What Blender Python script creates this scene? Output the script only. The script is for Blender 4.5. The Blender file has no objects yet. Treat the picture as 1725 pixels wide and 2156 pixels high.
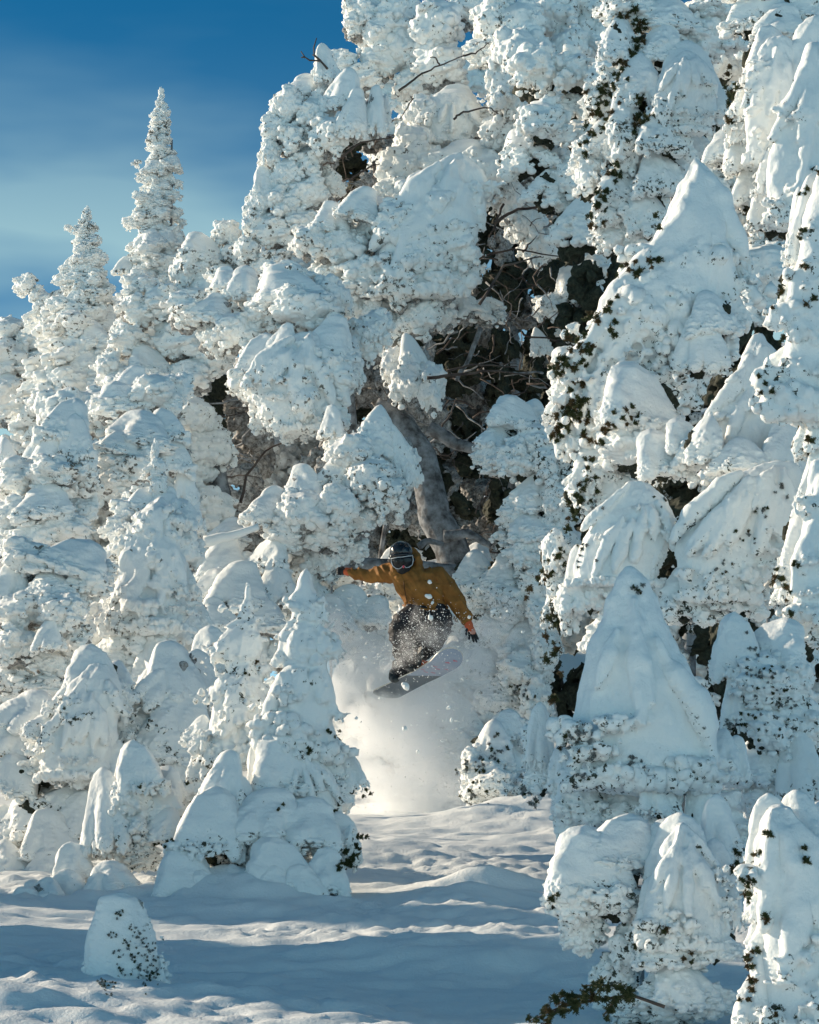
import bpy, math, random
import numpy as np
from mathutils import Vector, Matrix, Euler

scene = bpy.context.scene
COL = scene.collection
rng = np.random.default_rng(7)
random.seed(7)

# ------------------------------------------------------------------ camera
PITCH = math.radians(12.0)
CAM = Vector((0.0, 0.0, 1.97))
FD = 6682.0                       # focal length in units where the frame is 1725 x 2156
cam_d = bpy.data.cameras.new('camera')
cam = bpy.data.objects.new('camera', cam_d)
COL.objects.link(cam)
scene.camera = cam
cam.location = CAM
cam.rotation_euler = (math.pi / 2 + PITCH, 0, 0)
cam_d.sensor_fit = 'VERTICAL'
cam_d.sensor_height = 24.0
cam_d.lens = 24.0 * FD / 2156.0
cam_d.clip_start = 0.1
cam_d.clip_end = 2000.0

# ------------------------------------------------------------------ sun and sky
SUN_EL = math.radians(19.5)
SUN_AZ = math.radians(-66.0)      # measured from +Y (away from the camera), negative = to the left
sdir = Vector((math.sin(SUN_AZ) * math.cos(SUN_EL), math.cos(SUN_AZ) * math.cos(SUN_EL), math.sin(SUN_EL)))
sun_d = bpy.data.lights.new('sun', 'SUN')
sun_d.energy = 4.6
sun_d.angle = math.radians(0.55)
sun_d.color = (1.0, 0.84, 0.64)
sun = bpy.data.objects.new('sun', sun_d)
COL.objects.link(sun)
sun.rotation_euler = sdir.to_track_quat('Z', 'Y').to_euler()
sun.location = (-20, 10, 30)

world = bpy.data.worlds.new('World')
scene.world = world
world.use_nodes = True
wn, wl = world.node_tree.nodes, world.node_tree.links
wn.clear()
wo = wn.new('ShaderNodeOutputWorld')
bg = wn.new('ShaderNodeBackground')
sky = wn.new('ShaderNodeTexSky')
sky.sky_type = 'NISHITA'
sky.sun_disc = False
sky.sun_elevation = SUN_EL
sky.sun_rotation = SUN_AZ
sky.altitude = 3000
sky.air_density = 0.45
sky.dust_density = 0.0
sky.ozone_density = 3.0
# thin high cloud veil laid over the sky by direction
tc = wn.new('ShaderNodeTexCoord')
mp = wn.new('ShaderNodeMapping')
mp.inputs['Scale'].default_value = (3.4, 3.4, 13.0)
mp.inputs['Rotation'].default_value = (0.0, math.radians(-6), 0.0)
mp.inputs['Location'].default_value = (0.35, 0.0, 1.1)
nz = wn.new('ShaderNodeTexNoise')
nz.inputs['Scale'].default_value = 1.6
nz.inputs['Detail'].default_value = 4.0
nz.inputs['Roughness'].default_value = 0.5
rmp = wn.new('ShaderNodeMapRange')
rmp.inputs['From Min'].default_value = 0.44
rmp.inputs['From Max'].default_value = 0.62
rmp.inputs['To Min'].default_value = 0.0
rmp.inputs['To Max'].default_value = 0.80
mixc = wn.new('ShaderNodeMix')
mixc.data_type = 'RGBA'
mixc.inputs['B'].default_value = (1.65, 2.65, 2.9, 1)
wl.new(tc.outputs['Generated'], mp.inputs['Vector'])
wl.new(mp.outputs['Vector'], nz.inputs['Vector'])
wl.new(nz.outputs['Fac'], rmp.inputs['Value'])
# the veil is thicker low down, where one looks through more of it
sep = wn.new('ShaderNodeSeparateXYZ')
lowr = wn.new('ShaderNodeMapRange')
lowr.interpolation_type = 'SMOOTHSTEP'
lowr.inputs['From Min'].default_value = 0.255
lowr.inputs['From Max'].default_value = 0.365
lowr.inputs['To Min'].default_value = 1.0
lowr.inputs['To Max'].default_value = 0.05
addv = wn.new('ShaderNodeMath')
addv.operation = 'MULTIPLY'
addw = wn.new('ShaderNodeMath')
addw.operation = 'MULTIPLY_ADD'
addw.inputs[1].default_value = 0.30
addw.use_clamp = True
wl.new(tc.outputs['Generated'], sep.inputs['Vector'])
wl.new(sep.outputs['Z'], lowr.inputs['Value'])
wl.new(rmp.outputs['Result'], addv.inputs[0])
wl.new(lowr.outputs['Result'], addv.inputs[1])
wl.new(lowr.outputs['Result'], addw.inputs[0])
wl.new(addv.outputs[0], addw.inputs[2])
wl.new(addw.outputs[0], mixc.inputs['Factor'])
# horizon haze all round: paler and brighter towards the horizon
hz = wn.new('ShaderNodeMapRange')
hz.interpolation_type = 'SMOOTHSTEP'
hz.inputs['From Min'].default_value = 0.27
hz.inputs['From Max'].default_value = 0.02
hz.inputs['To Min'].default_value = 0.0
hz.inputs['To Max'].default_value = 0.9
mixh = wn.new('ShaderNodeMix')
mixh.data_type = 'RGBA'
mixh.inputs['B'].default_value = (3.1, 5.2, 5.9, 1)
wl.new(sep.outputs['Z'], hz.inputs['Value'])
wl.new(hz.outputs['Result'], mixh.inputs['Factor'])
wl.new(mixc.outputs['Result'], mixh.inputs['A'])
tint = wn.new('ShaderNodeMix')
tint.data_type = 'RGBA'
tint.blend_type = 'MULTIPLY'
tint.inputs['Factor'].default_value = 1.0
tint.inputs['B'].default_value = (0.05, 0.66, 0.68, 1)
wl.new(sky.outputs['Color'], tint.inputs['A'])
wl.new(tint.outputs['Result'], mixc.inputs['A'])

bg.inputs['Strength'].default_value = 0.15
wl.new(mixh.outputs['Result'], bg.inputs['Color'])
wl.new(bg.outputs['Background'], wo.inputs['Surface'])

scene.view_settings.view_transform = 'Standard'
scene.view_settings.look = 'None'
scene.view_settings.exposure = 0.58
scene.view_settings.gamma = 1.0
scene.view_settings.use_curve_mapping = False
scene.cycles.use_denoising = True
scene.cycles.max_bounces = 14
scene.cycles.diffuse_bounces = 4
scene.cycles.transparent_max_bounces = 8
scene.cycles.volume_bounces = 14
scene.cycles.sample_clamp_indirect = 4.0


# ------------------------------------------------------------------ placing helpers
def P(x, y, Y):
    """World point at ground distance Y seen at frame position (x, y) of the 1725 x 2156 frame."""
    a, b = (x - 862.5) / FD, -(y - 1078.0) / FD
    d = Vector((a, math.cos(PITCH) - b * math.sin(PITCH), math.sin(PITCH) + b * math.cos(PITCH)))
    return CAM + d * (Y / d.y)


def M_PER(Y):
    return Y / FD


def basis_ground(x, Y):
    x = np.asarray(x, float)
    Y = np.asarray(Y, float)
    z = 0.182 * Y
    z = np.where(Y > 60, 0.182 * 60 + 0.06 * (Y - 60), z)
    # the slope behind the hollow steepens into a hillside
    k = np.clip((Y - 35) / 28, 0, 1)
    z = z + 7.5 * k * k * (3 - 2 * k) * np.clip((x + 1.6) / 2.2, 0, 1) ** 1.0
    return z


# ------------------------------------------------------------------ noise (numpy)
def _hash(i, j, k, s=0):
    i = i.astype(np.uint32); j = j.astype(np.uint32); k = k.astype(np.uint32)
    h = i * np.uint32(374761393) + j * np.uint32(668265263) + k * np.uint32(2147483647) + np.uint32((s * 1274126177) & 0xffffffff)
    h ^= h >> np.uint32(13)
    h = h * np.uint32(1274126177)
    h ^= h >> np.uint32(16)
    h = h * np.uint32(2246822519)
    h ^= h >> np.uint32(15)
    return (h & np.uint32(0xffffff)).astype(np.float64) / float(0xffffff)


def vnoise(p, s=0):
    """smooth value noise, -1..1, p (n,3)"""
    f = np.floor(p)
    i = f.astype(np.int64)
    t = p - f
    t = t * t * t * (t * (t * 6 - 15) + 10)
    r = 0
    for dx in (0, 1):
        wx = t[:, 0] if dx else 1 - t[:, 0]
        for dy in (0, 1):
            wy = t[:, 1] if dy else 1 - t[:, 1]
            for dz in (0, 1):
                wz = t[:, 2] if dz else 1 - t[:, 2]
                r = r + wx * wy * wz * _hash(i[:, 0] + dx, i[:, 1] + dy, i[:, 2] + dz, s)
    return r * 2 - 1


def fbm(p, octv=4, s=0):
    a, r, q = 1.0, 0, p
    for o in range(octv):
        r = r + a * vnoise(q, s + o)
        q = q * 2.03 + 11.3
        a *= 0.5
    return r


def worley(p, s=0):
    """distance to nearest feature point"""
    f = np.floor(p)
    i = f.astype(np.int64)
    t = p - f
    best = np.full(len(p), 9.0)
    for dx in (-1, 0, 1):
        for dy in (-1, 0, 1):
            for dz in (-1, 0, 1):
                a, b, c = i[:, 0] + dx, i[:, 1] + dy, i[:, 2] + dz
                qx = dx + _hash(a, b, c, s) - t[:, 0]
                qy = dy + _hash(a, b, c, s + 31) - t[:, 1]
                qz = dz + _hash(a, b, c, s + 77) - t[:, 2]
                best = np.minimum(best, qx * qx + qy * qy + qz * qz)
    return np.sqrt(best)


# ------------------------------------------------------------------ materials
def new_mat(name):
    m = bpy.data.materials.new(name)
    m.use_nodes = True
    nt = m.node_tree
    b = nt.nodes['Principled BSDF']
    return m, nt, b


def N(nt, t, **kw):
    n = nt.nodes.new(t)
    for k, v in kw.items():
        if k in n.inputs:
            n.inputs[k].default_value = v
        else:
            setattr(n, k, v)
    return n


def snow_material(name, col=(0.875, 0.887, 0.875), specks=0.0, speck_col=(0.035, 0.045, 0.03), speck_scale=22.0, bump=0.4, sss=0.2):
    """snow; specks = share of the downward and sideways faces where dark needles stick out of the rime"""
    m, nt, b = new_mat(name)
    L = nt.links.new
    b.inputs['Roughness'].default_value = 0.75
    b.inputs['Subsurface Weight'].default_value = sss
    b.inputs['Subsurface Radius'].default_value = (1.0, 1.0, 1.0)
    b.inputs['Subsurface Scale'].default_value = 0.02
    b.inputs['Specular IOR Level'].default_value = 0.25
    geo = N(nt, 'ShaderNodeNewGeometry')
    pos = geo.outputs['Position']
    n1 = N(nt, 'ShaderNodeTexNoise', Scale=45.0, Detail=5.0, Roughness=0.65)
    L(pos, n1.inputs['Vector'])
    bp = N(nt, 'ShaderNodeBump', Strength=bump, Distance=0.012)
    L(n1.outputs['Fac'], bp.inputs['Height'])
    L(bp.outputs['Normal'], b.inputs['Normal'])
    tint = N(nt, 'ShaderNodeTexNoise', Scale=1.7, Detail=3.0)
    L(pos, tint.inputs['Vector'])
    mx = N(nt, 'ShaderNodeMix', data_type='RGBA')
    mx.inputs['A'].default_value = (col[0] * 0.95, col[1] * 0.965, col[2] * 0.975, 1)
    mx.inputs['B'].default_value = (min(col[0] * 1.04, .95), min(col[1] * 1.03, .95), min(col[2] * 1.01, .95), 1)
    L(tint.outputs['Fac'], mx.inputs['Factor'])
    out = mx.outputs['Result']
    if specks > 0:
        at = N(nt, 'ShaderNodeAttribute', attribute_name='rime')     # 1 where the thing is crusted twigs, 0 where snow lies smooth
        sn = N(nt, 'ShaderNodeTexNoise', Scale=speck_scale, Detail=4.0, Roughness=0.7)
        L(pos, sn.inputs['Vector'])
        sb = N(nt, 'ShaderNodeTexNoise', Scale=2.3, Detail=1.0)
        L(pos, sb.inputs['Vector'])
        add = N(nt, 'ShaderNodeMath', operation='MULTIPLY_ADD')
        add.inputs[1].default_value = 0.35
        L(sb.outputs['Fac'], add.inputs[0]); L(sn.outputs['Fac'], add.inputs[2])
        mr = N(nt, 'ShaderNodeMapRange')
        mr.inputs['From Min'].default_value = 0.86 - specks * 0.3
        mr.inputs['From Max'].default_value = 0.90 - specks * 0.3
        L(add.outputs[0], mr.inputs['Value'])
        mu = N(nt, 'ShaderNodeMath', operation='MULTIPLY')
        L(mr.outputs['Result'], mu.inputs[0]); L(at.outputs['Fac'], mu.inputs[1])
        m2 = N(nt, 'ShaderNodeMix', data_type='RGBA')
        m2.inputs['B'].default_value = (*speck_col, 1)
        L(mu.outputs[0], m2.inputs['Factor']); L(out, m2.inputs['A'])
        out = m2.outputs['Result']
    L(out, b.inputs['Base Color'])
    return m


def noise_mat(name, c1, c2, scale=12.0, rough=0.8, bump=0.5, dist=0.01, stretch=(1, 1, 1), spec=0.3, metal=0.0):
    m, nt, b = new_mat(name)
    L = nt.links.new
    tcx = N(nt, 'ShaderNodeTexCoord')
    mpx = N(nt, 'ShaderNodeMapping')
    mpx.inputs['Scale'].default_value = stretch
    L(tcx.outputs['Object'], mpx.inputs['Vector'])
    n1 = N(nt, 'ShaderNodeTexNoise', Scale=scale, Detail=5.0, Roughness=0.6)
    L(mpx.outputs['Vector'], n1.inputs['Vector'])
    mr = N(nt, 'ShaderNodeMapRange')
    mr.inputs['From Min'].default_value = 0.35
    mr.inputs['From Max'].default_value = 0.65
    L(n1.outputs['Fac'], mr.inputs['Value'])
    mx = N(nt, 'ShaderNodeMix', data_type='RGBA')
    mx.inputs['A'].default_value = (*c1, 1)
    mx.inputs['B'].default_value = (*c2, 1)
    L(mr.outputs['Result'], mx.inputs['Factor'])
    L(mx.outputs['Result'], b.inputs['Base Color'])
    b.inputs['Roughness'].default_value = rough
    b.inputs['Specular IOR Level'].default_value = spec
    b.inputs['Metallic'].default_value = metal
    if bump:
        bp = N(nt, 'ShaderNodeBump', Strength=bump, Distance=dist)
        L(n1.outputs['Fac'], bp.inputs['Height'])
        L(bp.outputs['Normal'], b.inputs['Normal'])
    return m


M = {}
M['snow'] = snow_material('snow_smooth', specks=0.0, bump=0.25)
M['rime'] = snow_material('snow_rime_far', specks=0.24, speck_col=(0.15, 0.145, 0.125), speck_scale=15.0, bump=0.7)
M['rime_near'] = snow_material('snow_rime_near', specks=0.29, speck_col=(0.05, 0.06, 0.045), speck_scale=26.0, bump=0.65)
M['ground'] = snow_material('snow_ground', col=(0.87, 0.893, 0.885), specks=0.0, bump=0.6)
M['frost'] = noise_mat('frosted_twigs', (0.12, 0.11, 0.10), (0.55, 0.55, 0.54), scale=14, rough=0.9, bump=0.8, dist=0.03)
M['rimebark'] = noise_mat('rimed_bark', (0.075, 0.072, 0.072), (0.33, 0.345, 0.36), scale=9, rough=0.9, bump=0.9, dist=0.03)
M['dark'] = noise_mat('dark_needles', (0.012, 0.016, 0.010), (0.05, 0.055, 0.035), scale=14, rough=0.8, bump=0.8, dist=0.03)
M['bark'] = noise_mat('bark', (0.05, 0.04, 0.033), (0.20, 0.17, 0.15), scale=9, rough=0.9, bump=0.8, dist=0.02, stretch=(1, 1, 0.35))
M['twig'] = noise_mat('dead_twig', (0.045, 0.032, 0.03), (0.11, 0.085, 0.07), scale=9, rough=0.8, bump=0.4)
M['needle'] = noise_mat('green_needles', (0.020, 0.032, 0.010), (0.075, 0.085, 0.030), scale=25, rough=0.65, bump=0.0)
M['needle_frost'] = noise_mat('frosted_needles', (0.03, 0.038, 0.028), (0.42, 0.44, 0.44), scale=9, rough=0.7, bump=0.0)
M['needle_brown'] = noise_mat('olive_needles', (0.05, 0.042, 0.016), (0.12, 0.075, 0.03), scale=25, rough=0.65, bump=0.0)


# ------------------------------------------------------------------ mesh helpers
def mesh_from(name, verts, faces, mat=None, smooth=True):
    me = bpy.data.meshes.new(name)
    me.from_pydata([tuple(v) for v in verts], [], [tuple(f) for f in faces])
    if smooth:
        me.polygons.foreach_set('use_smooth', [True] * len(me.polygons))
    if mat is not None:
        me.materials.append(mat)
    me.update()
    return me


def _ico(sub):
    import bmesh
    bm = bmesh.new()
    bmesh.ops.create_icosphere(bm, subdivisions=sub, radius=1.0)
    v = np.array([x.co[:] for x in bm.verts])
    f = np.array([[q.index for q in x.verts] for x in bm.faces])
    bm.free()
    return v, f


ICO1, ICO2 = _ico(1), _ico(2)


def spheres_mesh(sp, name='tmp', ico=None):
    """sp: (n,4) x y z r or (n,6) x y z rx ry rz; one mesh of overlapping spheres"""
    v, f = ico or ICO1
    sp = np.asarray(sp, float)
    if sp.shape[1] == 4:
        R = np.repeat(sp[:, 3:4], 3, 1)
    else:
        R = sp[:, 3:6]
    V = (sp[:, None, :3] + v[None] * R[:, None, :]).reshape(-1, 3)
    F = (f[None] + (np.arange(len(sp)) * len(v))[:, None, None]).reshape(-1, 3)
    me = bpy.data.meshes.new(name)
    me.vertices.add(len(V)); me.vertices.foreach_set('co', V.ravel())
    me.loops.add(len(F) * 3); me.loops.foreach_set('vertex_index', F.ravel().astype(np.int32))
    me.polygons.add(len(F)); me.polygons.foreach_set('loop_start', np.arange(0, len(F) * 3, 3, dtype=np.int32))
    me.update(calc_edges=True)
    return me


def remesh(me, voxel, name):
    ob = bpy.data.objects.new('tmp', me)
    COL.objects.link(ob)
    md = ob.modifiers.new('r', 'REMESH')
    md.mode = 'VOXEL'
    md.voxel_size = voxel
    md.use_smooth_shade = True
    dg = bpy.context.evaluated_depsgraph_get()
    out = bpy.data.meshes.new_from_object(ob.evaluated_get(dg))
    bpy.data.objects.remove(ob)
    bpy.data.meshes.remove(me)
    out.name = name
    out.polygons.foreach_set('use_smooth', [True] * len(out.polygons))
    return out


def get_co(me):
    a = np.empty(len(me.vertices) * 3); me.vertices.foreach_get('co', a); return a.reshape(-1, 3)


def set_co(me, co):
    me.vertices.foreach_set('co', np.ascontiguousarray(co).ravel()); me.update()


def get_no(me):
    a = np.empty(len(me.vertices) * 3, dtype=np.float32); me.vertex_normals.foreach_get('vector', a); return a.reshape(-1, 3).astype(float)


def relax(me, co, it, w=None, k=0.5):
    e = np.empty(len(me.edges) * 2, dtype=np.int32); me.edges.foreach_get('vertices', e); e = e.reshape(-1, 2)
    deg = np.bincount(e.ravel(), minlength=len(co)).astype(float)[:, None]
    for _ in range(it):
        s = np.zeros_like(co)
        for c in range(3):
            s[:, c] = np.bincount(e[:, 0], co[e[:, 1], c], len(co)) + np.bincount(e[:, 1], co[e[:, 0], c], len(co))
        avg = s / np.maximum(deg, 1)
        kk = k if w is None else (k * w)[:, None]
        co = co + (avg - co) * kk
    return co


def set_attr(me, name, val):
    a = me.attributes.new(name, 'FLOAT', 'POINT')
    a.data.foreach_set('value', np.asarray(val, dtype=np.float32))


def sstep(a, b, x):
    t = np.clip((x - a) / (b - a), 0, 1)
    return t * t * (3 - 2 * t)


# ------------------------------------------------------------------ snow-laden bough library
def finish_bough(me, seed, mat, bump_freq=8.0, bump_amp=0.035, fine=0.014, smooth_top=0.35, low=0.03, zlow=None, rest=0.05):
    """zlow: rime only below this height share (pillows); otherwise rime wherever the surface does not look up"""
    co = get_co(me)
    co = relax(me, co, 3)
    set_co(me, co)
    no = get_no(me)
    zr = (co[:, 2] - co[:, 2].min()) / (np.ptp(co[:, 2]) + 1e-6)
    up = sstep(smooth_top - 0.25, smooth_top + 0.2, no[:, 2] + 0.25 * vnoise(co * 3.1 + seed, seed))
    if zlow is not None:
        zl = sstep(zlow - 0.16, zlow + 0.16, zr + 0.26 * vnoise(co * 4.3 + seed, seed + 3) + 0.30 * np.clip(no[:, 2], -0.6, 0.6))
        up = np.maximum(zl, sstep(0.62, 0.8, no[:, 2]) * 0.8)
    co = relax(me, co, 26, w=up, k=0.7)
    rime = 1 - up
    co = co + no * (low * fbm(co * 2.4 + seed * 3.7, 3, seed))[:, None]
    # bunches of uneven size that hang a little
    cw = co * np.array([1, 1, 0.72]) + 0.10 * np.stack([vnoise(co * 3.3 + seed, 91), vnoise(co * 3.3 + seed, 92), vnoise(co * 3.3, 93)], -1)
    w = worley(cw * bump_freq + seed * 1.3, seed)
    co = co + no * ((bump_amp * (0.75 - w) * 1.6) * (rest + (1 - rest) * rime))[:, None]
    set_co(me, co)
    no = get_no(me)
    cw = co * np.array([1, 1, 0.8]) + 0.05 * np.stack([vnoise(co * 7.3 + seed, 94), vnoise(co * 7.3 + seed, 95), vnoise(co * 7.3, 96)], -1)
    w2 = worley(cw * bump_freq * 2.3 + seed, seed + 5)
    co = co + no * (fine * (0.7 - w2) * 1.6 * (0.02 + 0.98 * rime))[:, None]
    lo, hi = co.min(0), co.max(0)
    co = (co - (lo + hi) / 2) / np.array([hi[0] - lo[0], max(hi[0] - lo[0], hi[2] - lo[2]), hi[2] - lo[2]])
    set_co(me, co)
    set_attr(me, 'rime', sstep(0.2, 0.75, rime))
    me.materials.clear()
    me.materials.append(mat)
    return me


def fringe(r, n, rad, box, drop=0.1):
    """small spheres on the lower rim"""
    out = []
    for _ in range(n):
        a = r.uniform(0, 2 * math.pi)
        s = r.uniform(0.75, 1.05)
        x = math.cos(a) * box[0] * s
        y = math.sin(a) * box[1] * s
        z = box[2] - r.uniform(0, 1) ** 1.5 * drop
        q = r.uniform(*rad)
        out.append((x, y, z, q))
        if r.uniform() < 0.5:
            out.append((x * 1.02, y * 1.02, z - q * 1.1, q * 0.75))
    return out


def pillow(seed, mat, peak=0.5, h=1.0, squash=1.0, voxel=0.0165, ribs=3, bf=10.0, zlow=0.34, small=1.0):
    """a drooping bough buried in snow: smooth rounded top, crusted ragged skirt"""
    r = np.random.default_rng(seed)
    sp = []
    n = 10
    lean = r.uniform(-0.16, 0.16)
    for i in range(n):
        t = i / (n - 1)
        wx = 0.235 + 0.225 * t ** peak
        sp.append((lean * (1 - t), 0.05 * (1 - t), (0.5 - 0.75 * t) * h, wx * 0.98, wx * 0.62 * squash, 0.2))
    # side shoulders: secondary fingers make vertical folds
    for k in range(ribs + r.integers(0, 3)):
        a = r.uniform(-1.3, 1.3)
        x0, x1 = lean + 0.1 * math.sin(a), 0.40 * math.sin(a)
        y1 = -0.30 * math.cos(a) * squash
        z0, z1 = r.uniform(0.15, 0.42) * h, r.uniform(-0.5, -0.25) * h
        for j in range(9):
            t = j / 8
            sp.append((x0 + (x1 - x0) * t, y1 * t, z0 + (z1 - z0) * t ** 1.3, 0.10 + 0.06 * math.sin(t * 3), 0.10 + 0.05 * math.sin(t * 3), 0.13))
    fr = fringe(r, int(140 / small), (0.022 * small, 0.06 * small), (0.44, 0.30 * squash, -0.30 * h), drop=0.28 * h)
    sp += [(a, b, c, d, d, d) for a, b, c, d in fr]
    me = remesh(spheres_mesh(sp), voxel, 'snow_pillow')
    return finish_bough(me, seed, mat, zlow=zlow, bump_freq=bf, bump_amp=0.38 / bf, fine=0.17 / bf)


def clump(seed, mat, n=20, voxel=0.0165, spread=(0.36, 0.30, 0.34), smooth_top=0.36, bf=10.5):
    """a bough tip of rime, cauliflower all over with a little snow on top"""
    r = np.random.default_rng(seed)
    sp = [(r.uniform(-.05, .05), 0, 0.03, 0.36, 0.28, 0.30), (r.uniform(-.15, .15), -.05, -.08, 0.30, 0.28, 0.26)]
    for i in range(n):
        d = r.normal(size=3); d /= np.linalg.norm(d)
        q = r.uniform(0.3, 1.0) ** 0.5
        c = d * q * np.array(spread)
        rad = r.uniform(0.08, 0.15)
        sp.append((c[0], c[1], c[2], rad * 1.1, rad, rad * 0.9))
        for _ in range(4):
            e = r.normal(size=3); e /= np.linalg.norm(e); e[2] -= 0.35
            s = r.uniform(0.035, 0.075)
            p = c + e * (rad + s * 0.3)
            sp.append((p[0], p[1], p[2], s, s, s))
        for _ in range(5):
            e = r.normal(size=3); e /= np.linalg.norm(e); e[2] -= 0.2
            s = r.uniform(0.02, 0.035)
            p = c + e * (rad + s * 0.5)
            sp.append((p[0], p[1], p[2], s, s, s * 1.6))
    me = remesh(spheres_mesh(sp), voxel, 'rime_clump')
    return finish_bough(me, seed, mat, bump_freq=bf, bump_amp=0.34 / bf, fine=0.19 / bf, smooth_top=smooth_top, low=0.03)


def fan(seed, mat, nf=5, voxel=0.017, bf=10.0, zlow=0.62):
    """fingers of a drooping bough spreading from one shoulder, snow ridge on each"""
    r = np.random.default_rng(seed)
    sp = []
    x00 = r.uniform(-0.15, 0.25)
    for k in range(nf):
        u = (k + 0.5) / nf * 2 - 1 + r.uniform(-0.12, 0.12)
        x1, y1 = 0.44 * u, -0.32 * math.sqrt(max(0, 1 - u * u)) - 0.02
        z1 = r.uniform(-0.5, -0.32)
        for j in range(12):
            t = j / 11
            x = x00 + (x1 - x00) * t
            y = y1 * t ** 0.9
            z = 0.42 + (z1 - 0.42) * t ** 1.15
            w = 0.10 + 0.05 * math.sin(t * math.pi)
            sp.append((x, y, z, w, w, w * 1.1))
            if t > 0.3:
                for _ in range(4):
                    a = r.uniform(0, 6.28)
                    s = r.uniform(0.03, 0.065)
                    sp.append((x + math.cos(a) * w, y + math.sin(a) * w, z - r.uniform(0.0, 0.10), s, s, s))
    sp.append((x00 * 0.5, -0.02, 0.0, 0.26, 0.16, 0.33))
    me = remesh(spheres_mesh(sp), voxel, 'snow_fan')
    return finish_bough(me, seed, mat, bump_freq=bf, bump_amp=0.38 / bf, fine=0.18 / bf, zlow=zlow, low=0.02)


def spray(seed, mat, voxel=0.02):
    """flat layered spray for the thin spires: rimed fingers reaching out sideways"""
    r = np.random.default_rng(seed)
    sp = []
    for k in range(9):
        a = r.uniform(0, 2 * math.pi)
        L = r.uniform(0.28, 0.5)
        z = r.uniform(-0.22, 0.22)
        for j in range(8):
            t = j / 7
            w = 0.10 * (1 - 0.55 * t) + 0.02
            sp.append((math.cos(a) * L * t, math.sin(a) * L * t * 0.8, z + 0.10 * t - 0.22 * t * t, w, w, w * 0.8))
            if r.uniform() < 0.7:
                s = r.uniform(0.03, 0.06)
                sp.append((math.cos(a) * L * t + r.uniform(-.06, .06), math.sin(a) * L * t * 0.8 + r.uniform(-.06, .06), z - 0.22 * t * t - r.uniform(0, 0.1), s, s, s))
    sp.append((0, 0, 0, 0.16, 0.16, 0.26))
    me = remesh(spheres_mesh(sp), voxel, 'rime_spray')
    return finish_bough(me, seed, mat, bump_freq=8.0, bump_amp=0.045, fine=0.02, smooth_top=0.6, low=0.02)


def with_mat(me, mat, name=None):
    c = me.copy()
    c.materials.clear()
    c.materials.append(mat)
    return c


def egg(seed, mat):
    """small fir packed in snow into an egg"""
    r = np.random.default_rng(seed)
    sp = []
    for i in range(12):
        t = i / 11
        w = 0.47 * math.sin(min(1, t * 0.8 + 0.40) * math.pi / 2) ** 0.85
        sp.append((-0.06 * (1 - t), 0, 0.62 - 1.05 * t, w, w * 0.9, 0.2))
    for i in range(150):
        a = r.uniform(-2.2, 1.0)
        z = r.uniform(-0.62, -0.2) if r.uniform() < .6 else r.uniform(-.5, .25)
        a = a if z < -.35 else r.uniform(-1.2, .3)
        w = 0.47 if z < 0 else 0.42
        s_ = r.uniform(0.02, 0.045)
        sp.append((math.cos(a) * w, math.sin(a) * w * 0.9, z, s_, s_, s_))
    me = remesh(spheres_mesh(sp), 0.0125, 'snow_egg')
    finish_bough(me, seed, mat, bump_freq=15, bump_amp=0.022, fine=0.011, zlow=0.22, low=0.035)
    co = get_co(me)
    f = vnoise(co * 7.0, 8)
    me.attributes['rime'].data.foreach_set('value', np.clip(sstep(-0.12, 0.22, co[:, 0] + 0.35 * f - 0.55 * co[:, 2] - 0.05), 0, 1).astype(np.float32) * 0.9)
    return me


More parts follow.
